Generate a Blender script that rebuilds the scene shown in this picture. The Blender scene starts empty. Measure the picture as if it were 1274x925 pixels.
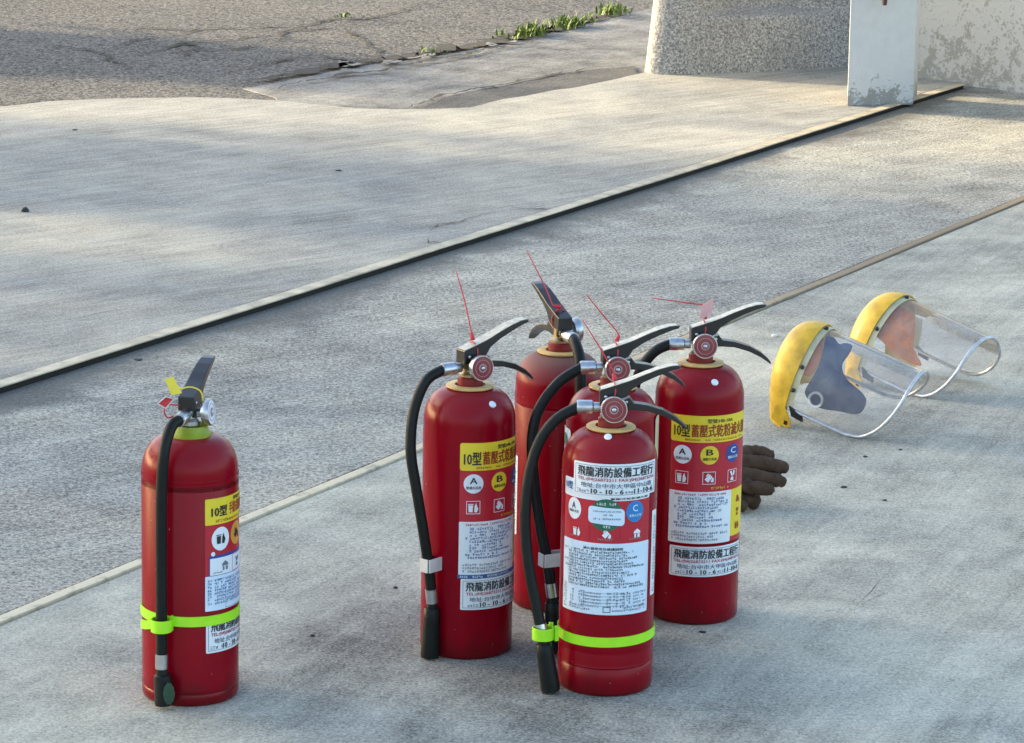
import bpy, bmesh, math, random
from math import sin, cos, pi, radians as R
from mathutils import Vector, Matrix, noise as mnoise
random.seed(7)
SC = bpy.context.scene
COL = SC.collection

# ------------------------------------------------------------------ camera
cam_d = bpy.data.cameras.new('camera'); cam = bpy.data.objects.new('camera', cam_d); COL.objects.link(cam)
pit, rol = R(12.68), .019
fw = Vector((0, cos(pit), -sin(pit))); u0 = Vector((0, sin(pit), cos(pit))); r0 = Vector((1, 0, 0))
rt = cos(rol)*r0 + sin(rol)*u0; up = cos(rol)*u0 - sin(rol)*r0
m = Matrix((rt, up, -fw)).transposed().to_4x4(); m.translation = (0, 0, 1.66)
cam.matrix_world = m
cam_d.sensor_width = 36; cam_d.lens = 36*4250/1274; cam_d.clip_start = .1; cam_d.clip_end = 3000
SC.camera = cam

# ------------------------------------------------------------------ sky, sun, exposure
SUN_EL, SUN_ROT = R(17), R(-69)          # rotation clockwise from +Y: the sun stands low on the left
w = bpy.data.worlds.new('World'); SC.world = w; w.use_nodes = True
nt = w.node_tree; bg = nt.nodes['Background']
sky = nt.nodes.new('ShaderNodeTexSky'); sky.sky_type = 'NISHITA'; sky.sun_disc = False
sky.sun_elevation = SUN_EL; sky.sun_rotation = SUN_ROT
sky.air_density = 1.0; sky.dust_density = 2.2; sky.ozone_density = 1.0
nt.links.new(sky.outputs[0], bg.inputs[0]); bg.inputs[1].default_value = .15
sl = bpy.data.lights.new('sun', 'SUN'); sl.energy = 3.0; sl.angle = R(2); sl.color = (1, .82, .54)
so = bpy.data.objects.new('sun', sl); COL.objects.link(so)
sd = Vector((cos(SUN_EL)*sin(SUN_ROT), cos(SUN_EL)*cos(SUN_ROT), sin(SUN_EL)))
so.rotation_euler = (-sd).to_track_quat('-Z', 'Y').to_euler(); so.location = (-6, 6, 8)
SC.view_settings.view_transform = 'Standard'; SC.view_settings.look = 'None'
SC.view_settings.exposure = 1.85; SC.view_settings.gamma = 1
SC.render.engine = 'CYCLES'
SC.cycles.max_bounces = 8; SC.cycles.transparent_max_bounces = 12
SC.cycles.caustics_reflective = False; SC.cycles.caustics_refractive = False

# ------------------------------------------------------------------ materials
MATS = {}
def new_mat(name):
    m = bpy.data.materials.new(name); m.use_nodes = True
    return m, m.node_tree, m.node_tree.nodes['Principled BSDF']
def N(nt, t, **kw):
    n = nt.nodes.new('ShaderNode'+t)
    for k, v in kw.items(): setattr(n, k, v)
    return n
def coords(nt, rot=0, scale=(1, 1, 1), kind='Object'):
    tc = N(nt, 'TexCoord'); v = tc.outputs[kind]
    for rr, sc in (((0, 0, rot), (1, 1, 1)), ((0, 0, 0), scale)):   # turn first, then stretch
        mp = N(nt, 'Mapping'); nt.links.new(v, mp.inputs[0])
        mp.inputs['Rotation'].default_value = rr; mp.inputs['Scale'].default_value = sc; v = mp.outputs[0]
    return v
def noise(nt, vec, scale, detail=4, rough=.6, dist=0):
    n = N(nt, 'TexNoise'); n.inputs['Scale'].default_value = scale; n.inputs['Detail'].default_value = detail
    n.inputs['Roughness'].default_value = rough; n.inputs['Distortion'].default_value = dist
    nt.links.new(vec, n.inputs['Vector']); return n.outputs['Fac']
def ramp(nt, fac, stops):
    r = N(nt, 'ValToRGB'); e = r.color_ramp.elements
    while len(e) < len(stops): e.new(.5)
    for i, (p, c) in enumerate(stops):
        e[i].position = p; e[i].color = (c[0], c[1], c[2], 1) if isinstance(c, (tuple, list)) else (c, c, c, 1)
    nt.links.new(fac, r.inputs[0]); return r.outputs[0]
def mix(nt, fac, a, b, mode='MIX'):
    x = N(nt, 'MixRGB', blend_type=mode)
    for i, v in zip((0, 1, 2), (fac, a, b)):
        if isinstance(v, (int, float)): x.inputs[i].default_value = v if i == 0 else (v, v, v, 1)
        elif isinstance(v, tuple): x.inputs[i].default_value = (*v, 1)
        else: nt.links.new(v, x.inputs[i])
    return x.outputs[0]
def mathn(nt, op, a, b=0.):
    x = N(nt, 'Math', operation=op)
    for i, v in enumerate((a, b)):
        if isinstance(v, (int, float)): x.inputs[i].default_value = v
        else: nt.links.new(v, x.inputs[i])
    return x.outputs[0]
def bump(nt, h, strength, dist, b):
    x = N(nt, 'Bump'); x.inputs['Strength'].default_value = strength; x.inputs['Distance'].default_value = dist
    nt.links.new(h, x.inputs['Height']); nt.links.new(x.outputs[0], b.inputs['Normal'])
def simple(name, col, rough=.5, metal=0, coat=0, var=.15, scale=40, bmp=0, spec=.5):
    m, nt, b = new_mat(name); v = coords(nt)
    n = noise(nt, v, scale, 5)
    c = mix(nt, ramp(nt, n, [(.3, 1-var), (.7, 1)]), (0, 0, 0), col) if var else None
    if c is not None: nt.links.new(c, b.inputs['Base Color'])
    else: b.inputs['Base Color'].default_value = (*col, 1)
    b.inputs['Roughness'].default_value = rough; b.inputs['Metallic'].default_value = metal
    b.inputs['Specular IOR Level'].default_value = spec
    b.inputs['Coat Weight'].default_value = coat; b.inputs['Coat Roughness'].default_value = .08
    if bmp: bump(nt, n, bmp, .002, b)
    MATS[name] = m; return m

ALONG = math.atan2(5.054, 2.683)         # direction of the rails on the floor
def concrete(name, base, amps, pits=.3, scuff=.3, tint=(1, 1, 1), edge=None, bmp=.5, turn=(0, 0)):
    """amps: how strongly big blotches, stains, broom strokes, scratches, grit and fine grain vary the colour"""
    m, nt, b = new_mat(name)
    v = coords(nt)
    vs = coords(nt, -ALONG+turn[0], (.8, 6, 1)); vs2 = coords(nt, -ALONG+turn[1], (1.4, 30, 1))
    big = noise(nt, v, 1.1, 7, .6, .8); mid = noise(nt, v, 5.5, 8, .7, .4)
    st = noise(nt, vs, 1.5, 9, .7, .5); st2 = noise(nt, vs2, 1.3, 7, .72, .3)
    grit = noise(nt, v, 95, 4, .75); fine = noise(nt, v, 210, 2, .7)
    k = 1.
    for n_, a_ in zip((big, mid, st, st2, grit, fine), amps):
        k = mathn(nt, 'ADD', k, mathn(nt, 'MULTIPLY', mathn(nt, 'SUBTRACT', n_, .5), a_))
    k = mathn(nt, 'MULTIPLY', mathn(nt, 'MAXIMUM', k, .25), base)
    cc = N(nt, 'CombineColor')
    for i in range(3):       # darker patches are a little bluer, paler ones a little warmer
        nt.links.new(mathn(nt, 'MULTIPLY', k, mathn(nt, 'ADD', tint[i], mathn(nt, 'MULTIPLY', mathn(nt, 'SUBTRACT', big, .5), (.22, .06, -.22)[i]))), cc.inputs[i])
    c = cc.outputs[0]
    dk = tuple(base*.42*t for t in tint); lt = tuple(min(1, base*1.55*t) for t in tint)
    c = mix(nt, ramp(nt, grit, [(.35, pits), (.46, 0.)]), c, dk)
    c = mix(nt, ramp(nt, st2, [(.60, 0.), (.72, scuff)]), c, lt)
    c = mix(nt, ramp(nt, mid, [(.62, 0.), (.74, scuff*.8)]), c, lt)
    if edge:                              # grime that gathered along the steel rail
        a_, bb, c0 = edge
        sx = N(nt, 'SeparateXYZ'); nt.links.new(N(nt, 'TexCoord').outputs['Object'], sx.inputs[0])
        d = mathn(nt, 'ADD', mathn(nt, 'MULTIPLY', sx.outputs[0], a_), mathn(nt, 'ADD', mathn(nt, 'MULTIPLY', sx.outputs[1], bb), c0))
        d = mathn(nt, 'ADD', d, mathn(nt, 'MULTIPLY', mathn(nt, 'SUBTRACT', mid, .5), .22))
        d = mathn(nt, 'ADD', d, mathn(nt, 'MULTIPLY', mathn(nt, 'SUBTRACT', big, .5), .25))
        c = mix(nt, ramp(nt, d, [(.0, .75), (.13, 0.)]), c, tuple(x*.7 for x in dk))
    nt.links.new(c, b.inputs['Base Color'])
    b.inputs['Roughness'].default_value = .85; b.inputs['Specular IOR Level'].default_value = .3
    h = mathn(nt, 'ADD', grit, mathn(nt, 'ADD', mathn(nt, 'MULTIPLY', st2, .35), mathn(nt, 'MULTIPLY', mid, 1.2)))
    bump(nt, h, bmp, .004, b)
    MATS[name] = m; return m
# distance from the rail, on the near side of it
ex, ey = sin(ALONG), -cos(ALONG)
ec = -(ex*-1.087 + ey*7.07)
concrete('far_concrete', .325, (1.2, 1.0, .6, 1.2, 1.2, 2.1), .2, .14, (1, .965, .83), None, .45, (.1, .32))
concrete('mid_concrete', .345, (1.3, 1.6, .4, .9, 3.4, 3.0), .8, .5, (1, .965, .82), (ex, ey, ec-.05), .9, (.1, .3))
concrete('near_concrete', .40, (2.2, 1.5, .5, .75, 1.2, 2.0), .2, .08, (1, .965, .785), None, .55, (.05, -.12))
concrete('gutter_concrete', .20, (1.6, 2.6, .8, .8, 2.0, 2.4), .6, .7, (1, .98, .91), None, .9)
concrete('channel_concrete', .10, (1.4, 1.8, .8, .6, 1.8, 2.4), .5, .3, (1, .97, .9), None, .9)

def asphalt():
    m, nt, b = new_mat('asphalt'); v = coords(nt)
    big = noise(nt, v, .9, 6, .6, .8); g = noise(nt, v, 42, 3, .7); f = noise(nt, v, 110, 3, .7); mid = noise(nt, v, 7, 8, .72, .5)
    c = mix(nt, ramp(nt, big, [(.36, 0.), (.62, 1.)]), (.065, .063, .060), (.135, .125, .11))
    c = mix(nt, ramp(nt, mid, [(.36, .8), (.52, 0.)]), c, (.05, .048, .046))
    c = mix(nt, ramp(nt, g, [(.40, .9), (.51, 0.)]), c, (.03, .029, .028))
    c = mix(nt, ramp(nt, f, [(.50, 0.), (.61, .85)]), c, (.34, .32, .28))
    c = mix(nt, ramp(nt, g, [(.54, 0.), (.64, .6)]), c, (.28, .26, .23))
    wv = N(nt, 'VectorMath', operation='ADD'); nz = N(nt, 'TexNoise'); nz.inputs['Scale'].default_value = 6; nz.inputs['Detail'].default_value = 6; nt.links.new(v, nz.inputs['Vector'])
    sc_ = N(nt, 'VectorMath', operation='SCALE'); sc_.inputs['Scale'].default_value = .35; nt.links.new(nz.outputs['Color'], sc_.inputs[0]); nt.links.new(v, wv.inputs[0]); nt.links.new(sc_.outputs[0], wv.inputs[1])
    ve = N(nt, 'TexVoronoi', feature='DISTANCE_TO_EDGE'); ve.inputs['Scale'].default_value = 2.6; nt.links.new(wv.outputs[0], ve.inputs['Vector'])
    crk = mathn(nt, 'MULTIPLY', ramp(nt, ve.outputs[0], [(.006, 1.), (.022, 0.)]), ramp(nt, big, [(.42, .8), (.50, 0.)]))
    c = mix(nt, crk, c, (.02, .019, .018))
    nt.links.new(c, b.inputs['Base Color']); b.inputs['Roughness'].default_value = .9; b.inputs['Specular IOR Level'].default_value = .25
    bump(nt, mathn(nt, 'ADD', g, mathn(nt, 'MULTIPLY', f, .6)), 1., .012, b); MATS['asphalt'] = m
asphalt()

def pebble_wash():
    m, nt, b = new_mat('pebble_wash'); v = coords(nt)
    g = noise(nt, v, 140, 3, .55, .9); big = noise(nt, v, 4, 6); f = noise(nt, v, 260, 2)
    c = ramp(nt, g, [(.36, (.12, .125, .13)), (.46, (.25, .25, .245)), (.54, (.40, .395, .38)), (.66, (.60, .59, .55))])
    c = mix(nt, ramp(nt, big, [(.3, .4), (.65, 0.)]), c, (.17, .17, .165))
    c = mix(nt, ramp(nt, f, [(.35, .3), (.5, 0.)]), c, (.08, .08, .08))
    nt.links.new(c, b.inputs['Base Color']); b.inputs['Roughness'].default_value = .78
    bump(nt, mathn(nt, 'ADD', g, mathn(nt, 'MULTIPLY', f, .3)), .8, .006, b); MATS['pebble_wash'] = m
pebble_wash()

def painted_wall(name, white, patch, low, scale, amount):
    m, nt, b = new_mat(name); v = coords(nt)
    n1 = noise(nt, v, scale, 7, .68, .3); n2 = noise(nt, v, scale*5, 5, .7)
    sx = N(nt, 'SeparateXYZ'); nt.links.new(v, sx.inputs[0])
    k = mathn(nt, 'SUBTRACT', mathn(nt, 'ADD', mathn(nt, 'MULTIPLY', n1, .7), mathn(nt, 'MULTIPLY', n2, .45)), mathn(nt, 'MULTIPLY', sx.outputs[2], low))
    c = mix(nt, ramp(nt, k, [(amount, 0.), (amount+.05, .85)]), white, patch)
    c = mix(nt, ramp(nt, n1, [(.3, .3), (.6, 0.)]), c, tuple(x*.7 for x in white))
    nt.links.new(c, b.inputs['Base Color']); b.inputs['Roughness'].default_value = .8
    bump(nt, k, .5, .006, b); MATS[name] = m
painted_wall('wall_paint', (.52, .53, .51), (.28, .28, .25), .22, 19, .54)
painted_wall('pillar_paint', (.66, .65, .61), (.25, .24, .21), 1.9, 22, .45)

def red_paint(name, dust=0., base=(.25, .0003, .009)):
    m, nt, b = new_mat(name); v = coords(nt)
    n = noise(nt, v, 14, 6, .65); f = noise(nt, v, 420, 2); sp = noise(nt, v, 130, 3, .5)
    c = mix(nt, ramp(nt, n, [(.3, .3), (.65, 0.)]), base, (.17, .0004, .007))
    c = mix(nt, ramp(nt, sp, [(.735, 0.), (.76, .5)]), c, (.5, .36, .28))
    sx = N(nt, 'SeparateXYZ'); nt.links.new(v, sx.inputs[0])
    low = mathn(nt, 'ADD', sx.outputs[2], mathn(nt, 'MULTIPLY', mathn(nt, 'SUBTRACT', n, .5), .12))
    c = mix(nt, ramp(nt, low, [(.0, .55), (.045, 0.)]), c, (.06, .008, .006))   # scuffs and grime at the foot
    if dust:
        ge = N(nt, 'NewGeometry'); s2 = N(nt, 'SeparateXYZ'); nt.links.new(ge.outputs['Normal'], s2.inputs[0])
        k = mathn(nt, 'MULTIPLY', ramp(nt, s2.outputs[2], [(.12, 0.), (.8, 1.)]), mathn(nt, 'ADD', .45, n))
        k = mathn(nt, 'MULTIPLY', k, dust)
        c = mix(nt, k, c, (.20, .13, .105))
        nt.links.new(mathn(nt, 'ADD', .25, mathn(nt, 'MULTIPLY', k, .45)), b.inputs['Roughness'])
    else:
        nt.links.new(ramp(nt, n, [(.3, .15), (.7, .27)]), b.inputs['Roughness'])
    nt.links.new(c, b.inputs['Base Color']); b.inputs['Specular IOR Level'].default_value = .18
    b.inputs['Coat Weight'].default_value = .0; b.inputs['Coat Roughness'].default_value = .12
    bump(nt, mathn(nt, 'ADD', f, mathn(nt, 'MULTIPLY', n, 2.)), .06, .002, b); MATS[name] = m
red_paint('red_paint', .10); red_paint('dusty_red_paint', .75)

simple('black_paint', (.014, .014, .015), .33, 0, .12, .4, 60, .05, .5)
simple('painted_sheen', (.74, .66, .50), .36, .25, 0, .45, 110, .2)  # pale cream imitating sky sheen on the lever tops
simple('rubber', (.010, .013, .012), .45, 0, 0, .45, 90, .15, .22)
simple('green_rubber', (.02, .075, .04), .55, 0, 0, .5, 90, .1)
simple('brass', (.48, .38, .20), .38, .9, 0, .35, 80, .05)
simple('steel', (.62, .64, .66), .30, .95, 0, .25, 120, .05)
simple('tan_plastic', (.74, .50, .18), .5, 0, 0, .25, 60)
simple('lime_collar', (.30, .38, .01), .45, 0, 0, .3, 60)
simple('red_collar', (.26, .012, .015), .4, 0, 0, .3, 60)
simple('neon_strap', (.42, .90, .02), .42, 0, 0, .12, 40)
simple('white_plastic', (.72, .71, .68), .45, 0, 0, .2, 60)
simple('seal_red', (.62, .03, .045), .45, 0, 0, .1, 60)
simple('seal_yellow', (.80, .66, .05), .5, 0, 0, .1, 60)
simple('gauge_red', (.24, .02, .035), .3, 0, .3, .15, 60)
simple('gauge_pale', (.42, .25, .24), .4, 0, .4, .15, 60)
simple('paper', (.80, .86, .90), .45, 0, .1, .10, 25)
simple('paper_blue', (.68, .82, .95), .42, 0, .1, .10, 25)
simple('paper_yellow', (.86, .66, .03), .42, 0, .1, .12, 25)
simple('paper_red', (.50, .012, .03), .4, 0, .15, .15, 25)
simple('ink_black', (.02, .02, .022), .5, 0, 0, .0)
simple('ink_red', (.42, .02, .03), .5, 0, 0, .0)
simple('ink_brown', (.33, .045, .01), .5, 0, 0, .0)
simple('ink_blue', (.03, .10, .30), .5, 0, 0, .0)
simple('ink_grey', (.14, .17, .22), .5, 0, 0, .0)
simple('print_blue', (.015, .22, .55), .42, 0, .1, .1, 25)
simple('print_navy', (.02, .06, .28), .42, 0, .1, .1, 25)
simple('print_green', (.015, .14, .07), .42, 0, .1, .1, 25)
simple('print_orange', (.72, .33, .04), .42, 0, .1, .1, 25)
simple('shield_yellow', (.80, .50, .025), .42, 0, .1, .5, 26, .3)
simple('shield_band', (.60, .56, .36), .40, 0, 0, .25, 40)
simple('visor_trim', (.66, .69, .72), .32, .6, 0, .35, 60, .1)
simple('reflection_navy', (.008, .034, .13), .8, 0, 0, .4, 60, .4)  # navy and orange imitate people mirrored in the visors
simple('reflection_orange', (1., .22, .0), .8, 0, 0, .45, 35, .4)
simple('glove_leather', (.105, .064, .040), .9, 0, 0, .6, 45, 1., .2)
simple('rail_top', (.66, .56, .38), .55, .1, 0, .55, 18, .6)
simple('rail_web', (.022, .017, .012), .8, 0, 0, .5, 30, .4)
simple('strip_pale', (.74, .64, .44), .7, 0, 0, .45, 25, .5)
simple('crack_dirt', (.05, .045, .038), .95, 0, 0, .4, 30)
simple('stone_dark', (.045, .042, .04), .85, 0, 0, .4, 80, .4)
simple('stone_white', (.7, .69, .65), .7, 0, 0, .2, 80, .3)
simple('paint_fleck', (.33, .31, .27), .85, 0, 0, .5, 60)
simple('grass', (.17, .25, .035), .7, 0, 0, .5, 30)
simple('leaf', (.06, .10, .025), .6, 0, 0, .4, 3)
simple('bark', (.12, .09, .06), .9, 0, 0, .4, 12, .6)
simple('plaster', (.34, .33, .31), .85, 0, 0, .2, 2, .2)
simple('roof_tile', (.16, .07, .05), .8, 0, 0, .3, 4, .2)
simple('dark_glass', (.03, .035, .04), .1, 0, 0, .0)
simple('dark_interior', (.05, .05, .048), .9, 0, 0, .2, 2)

def strip_metal():
    m, nt, b = new_mat('strip_pale'); v = coords(nt); n = noise(nt, v, 22, 6, .7)
    sx = N(nt, 'SeparateXYZ'); nt.links.new(v, sx.inputs[0])      # rubbed pale where people walk, brown with dirt farther along
    k = mathn(nt, 'ADD', mathn(nt, 'MULTIPLY', sx.outputs[1], .22), mathn(nt, 'MULTIPLY', n, .6))
    c = mix(nt, ramp(nt, k, [(.45, 0.), (1., 1.)]), (.72, .62, .42), (.27, .20, .12))
    c = mix(nt, ramp(nt, n, [(.32, .7), (.48, 0.)]), c, (.25, .2, .14))
    nt.links.new(c, b.inputs['Base Color']); b.inputs['Roughness'].default_value = .7; bump(nt, n, .4, .003, b); MATS['strip_pale'] = m
strip_metal()
def visor_mat():
    m, nt, b = new_mat('visor'); nt.nodes.remove(b)
    out = nt.nodes['Material Output']; v = coords(nt)
    tr = N(nt, 'BsdfTransparent'); tr.inputs[0].default_value = (.93, .94, .95, 1)
    df = N(nt, 'BsdfDiffuse'); df.inputs[0].default_value = (.74, .77, .80, 1)  # whitish diffuse haze also stands in for reflected sky
    gl = N(nt, 'BsdfGlossy'); gl.inputs[0].default_value = (1, 1, 1, 1); gl.inputs[1].default_value = .07
    n = noise(nt, v, 22, 7, .7)
    m1 = N(nt, 'MixShader'); nt.links.new(ramp(nt, n, [(.3, .08), (.72, .26)]), m1.inputs[0]); nt.links.new(tr.outputs[0], m1.inputs[1]); nt.links.new(df.outputs[0], m1.inputs[2])
    fr = N(nt, 'Fresnel'); fr.inputs[0].default_value = 1.22
    m2 = N(nt, 'MixShader'); nt.links.new(fr.outputs[0], m2.inputs[0]); nt.links.new(m1.outputs[0], m2.inputs[1]); nt.links.new(gl.outputs[0], m2.inputs[2])
    nt.links.new(m2.outputs[0], out.inputs[0]); MATS['visor'] = m
visor_mat()

# ------------------------------------------------------------------ mesh helpers
def tag(o, label=None, cat=None, group=None, kind=None):
    if label: o['label'] = label
    if cat: o['category'] = cat
    if group: o['group'] = group
    if kind: o['kind'] = kind
    return o
def thing(name, label, cat, loc=(0, 0, 0), rz=0, group=None):
    o = bpy.data.objects.new(name, None); COL.objects.link(o); o.empty_display_size = .05
    o.location = loc; o.rotation_euler = (0, 0, rz)
    return tag(o, label, cat, group)
def obj(name, vs, fs, mat, parent=None, smooth=False, fn=None, bevel=0, angle=None):
    me = bpy.data.meshes.new(name)
    if fn: vs = [fn(Vector(v)) for v in vs]
    me.from_pydata([tuple(v) for v in vs], [], fs)
    bm = bmesh.new(); bm.from_mesh(me)
    if len(fs) < 20000 and not getattr(obj, 'norecalc', False): bmesh.ops.recalc_face_normals(bm, faces=bm.faces)
    if bevel: bmesh.ops.bevel(bm, geom=[e for e in bm.edges if e.is_manifold and e.calc_face_angle(0) > .6], offset=bevel, segments=2, affect='EDGES', profile=.6)
    bm.to_mesh(me); bm.free()
    me.materials.append(MATS[mat])
    if smooth:
        for p in me.polygons: p.use_smooth = True
        if angle: me.set_sharp_from_angle(angle=angle)
    o = bpy.data.objects.new(name, me); COL.objects.link(o)
    if parent: o.parent = parent
    return o
class G:
    def __init__(s): s.v = []; s.f = []
    def add(s, vs, fs):
        k = len(s.v); s.v += [Vector(v) for v in vs]; s.f += [tuple(i+k for i in f) for f in fs]; return s
    def box(s, x0, x1, y0, y1, z0, z1, fn=None):
        vs = [(x, y, z) for z in (z0, z1) for y in (y0, y1) for x in (x0, x1)]
        if fn: vs = [fn(Vector(v)) for v in vs]
        return s.add(vs, [(0, 2, 3, 1), (4, 5, 7, 6), (0, 1, 5, 4), (2, 6, 7, 3), (0, 4, 6, 2), (1, 3, 7, 5)])
    def lathe(s, prof, n=48, fn=None, cap=True):
        vs = [(r*cos(2*pi*i/n), r*sin(2*pi*i/n), z) for r, z in prof for i in range(n)]
        if fn: vs = [fn(Vector(v)) for v in vs]
        fs = [(j*n+i, j*n+(i+1) % n, (j+1)*n+(i+1) % n, (j+1)*n+i) for j in range(len(prof)-1) for i in range(n)]
        if cap: fs += [tuple(range(n)), tuple(range((len(prof)-1)*n, len(prof)*n))]
        return s.add(vs, fs)
    def tube(s, pts, rad, n=12, sub=6, cap=True):
        P = [Vector(p) for p in pts]; rs = rad if isinstance(rad, (list, tuple)) else [rad]*len(P)
        path, rr = [], []
        for i in range(len(P)-1):
            a, b, c, d = P[max(i-1, 0)], P[i], P[i+1], P[min(i+2, len(P)-1)]
            for k in range(sub):
                t = k/sub
                path.append(.5*((2*b)+(c-a)*t+(2*a-5*b+4*c-d)*t*t+(3*b-a-3*c+d)*t**3)); rr.append(rs[i]*(1-t)+rs[i+1]*t)
        path.append(P[-1]); rr.append(rs[-1])
        t0 = (path[1]-path[0]).normalized(); nrm = t0.orthogonal().normalized(); vs = []
        for i, p in enumerate(path):
            t = (path[min(i+1, len(path)-1)]-path[max(i-1, 0)]).normalized()
            nrm = (nrm-t*nrm.dot(t)).normalized(); bn = t.cross(nrm)
            vs += [p+rr[i]*(cos(2*pi*k/n)*nrm+sin(2*pi*k/n)*bn) for k in range(n)]
        fs = [(j*n+i, j*n+(i+1) % n, (j+1)*n+(i+1) % n, (j+1)*n+i) for j in range(len(path)-1) for i in range(n)]
        if cap: fs += [tuple(range(n)), tuple(range((len(path)-1)*n, len(path)*n))]
        return s.add(vs, fs)
    def bar(s, st):                       # stations (x, z_top, z_bottom, half width), lies in the xz plane
        vs = []
        for x, zt, zb, h in st: vs += [(x, -h, zb), (x, h, zb), (x, h*.97, zt), (x, -h*.97, zt)]
        fs = [(j*4+i, j*4+(i+1) % 4, j*4+4+(i+1) % 4, j*4+4+i) for j in range(len(st)-1) for i in range(4)]
        fs += [(0, 1, 2, 3), tuple(range((len(st)-1)*4, len(st)*4))]
        return s.add(vs, fs)
    def sheet(s, poly, z0, z1):           # flat polygon with a skirt down to z0
        n = len(poly); vs = [(x, y, z1) for x, y in poly]+[(x, y, z0) for x, y in poly]
        return s.add(vs, [tuple(range(n))]+[(i, (i+1) % n, n+(i+1) % n, n+i) for i in range(n)])
    def build(s, name, mat, parent=None, **kw): return obj(name, s.v, s.f, mat, parent, **kw)

# ------------------------------------------------------------------ the ground
EDGE = [(-2.551, 10.292), (-2.034, 10.808), (-1.704, 11.174), (-1.563, 11.305), (-1.412, 11.383), (-1.256, 11.432), (-1.096, 11.464), (-0.933, 11.466), (-0.766, 11.412), (-0.655, 11.351), (-0.544, 11.291), (-0.383, 11.275), (-0.224, 11.324), (-0.159, 11.342), (-0.086, 11.484), (-0.01, 11.611), (0.087, 11.742), (0.253, 11.968), (0.362, 12.151), (0.46, 12.316)]
def along(p, d, k): return (p[0]+k*d[0], p[1]+k*d[1])
dR = Vector((2.683, 5.054)).normalized()                       # along the steel rail
nR = Vector((dR.y, -dR.x))                                     # towards the viewer's right
A0 = Vector((-1.087, 7.07)); dS = Vector((2.298, 4.329)).normalized(); S0 = Vector((-.84, 5.427))
def rail_pt(k, off=0): q = A0+dR*k+nR*off; return (q.x, q.y)
def strip_pt(k, off=0): q = S0+dS*k+Vector((dS.y, -dS.x))*off; return (q.x, q.y)

def wobble(poly, step=.05, amp=.012):
    out = []
    for (x0, y0), (x1, y1) in zip(poly, poly[1:]):
        n = max(1, int(math.hypot(x1-x0, y1-y0)/step))
        for i in range(n):
            x, y = x0+(x1-x0)*i/n, y0+(y1-y0)*i/n
            out.append((x+amp*mnoise.noise((x*7, y*7, 0)), y+amp*1.5*mnoise.noise((x*7, y*7, 5))))
    return out+[poly[-1]]
G().sheet([(-300, -300), (300, -300), (300, 600), (-300, 600)], -.3, -.05).build('road', 'asphalt')['kind'] = 'structure'
ed = wobble(EDGE)
far = [rail_pt(-4.5, -.05)]+[rail_pt(6.3, -.05)]+[(3.3, 12.6), (3.3, 13.9), (1.4, 13.9)]+list(reversed(ed))+[(-5.5, 8.0)]
G().sheet(far, -.12, .010).build('driveway', 'far_concrete', bevel=.004)['kind'] = 'structure'
G().sheet([rail_pt(-4.5, .0), rail_pt(7.0, .0), strip_pt(7.9, -.02), strip_pt(-3.3, -.02)], -.12, 0).build('concrete_strip', 'mid_concrete')['kind'] = 'structure'
G().sheet([strip_pt(-3.3, .02), strip_pt(7.9, .02), (6, 11), (6, -6), (-6, -6), (-6, 1)], -.12, 0).build('concrete_floor', 'near_concrete')['kind'] = 'structure'
GUT_UP = [(-0.986, 12.109), (-0.868, 12.274), (-0.697, 12.583), (-0.5, 12.864), (-0.263, 13.161), (-0.016, 13.601), (0.181, 13.977), (0.389, 14.432), (0.611, 14.885), (0.928, 15.546), (2, 17.8)]
G().sheet(wobble(GUT_UP, .06, .02)+[(2, 13.2), (.52, 13.2), (.45, 12.33)]+[(x, y+.004) for x, y in reversed(ed[ed.index(min(ed, key=lambda p: abs(p[0]+.75)+abs(p[1]-11.41))):])]+[(-.85, 11.9)], -.14, -.047).build('gutter', 'gutter_concrete', bevel=.004)['kind'] = 'structure'
CH = [(-0.421, 11.40), (-0.237, 11.957), (-0.126, 12.158), (0.018, 12.369), (0.137, 12.583), (0.267, 12.737), (0.44, 12.86)]
G().sheet(wobble(CH, .05, .02)+[(.45, 12.32)]+[(x, y+.008) for x, y in reversed([p for p in ed if p[0] > -.40])], -.14, -.040).build('drain_channel', 'channel_concrete')['kind'] = 'structure'

def ribbons(name, lines, z, wid, mat, parent=None, jag=.008):
    g = G(); jr = random.Random(len(lines)*7)
    for ln in lines:
        P = [(x+jr.gauss(0, jag), y+jr.gauss(0, jag*1.8)) for x, y in wobble(ln, .028, .03)]; n = len(P)
        vs = []
        for i, (x, y) in enumerate(P):
            a, b = P[max(0, i-1)], P[min(n-1, i+1)]
            t = Vector((b[0]-a[0], b[1]-a[1])); t = t.normalized() if t.length else Vector((1, 0))
            hw = wid*jr.uniform(.25, 1.5)*(.3+.9*abs(mnoise.noise((x*5, y*5, 3))))*min(1, .2+4*min(i, n-1-i)/n)
            vs += [(x-t.y*hw, y+t.x*hw*1.6, z), (x+t.y*hw, y-t.x*hw*1.6, z)]
        g.add(vs, [(2*i, 2*i+1, 2*i+3, 2*i+2) for i in range(n-1)])
    o = g.build(name, mat, parent); o['kind'] = 'stuff'; return o
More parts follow.
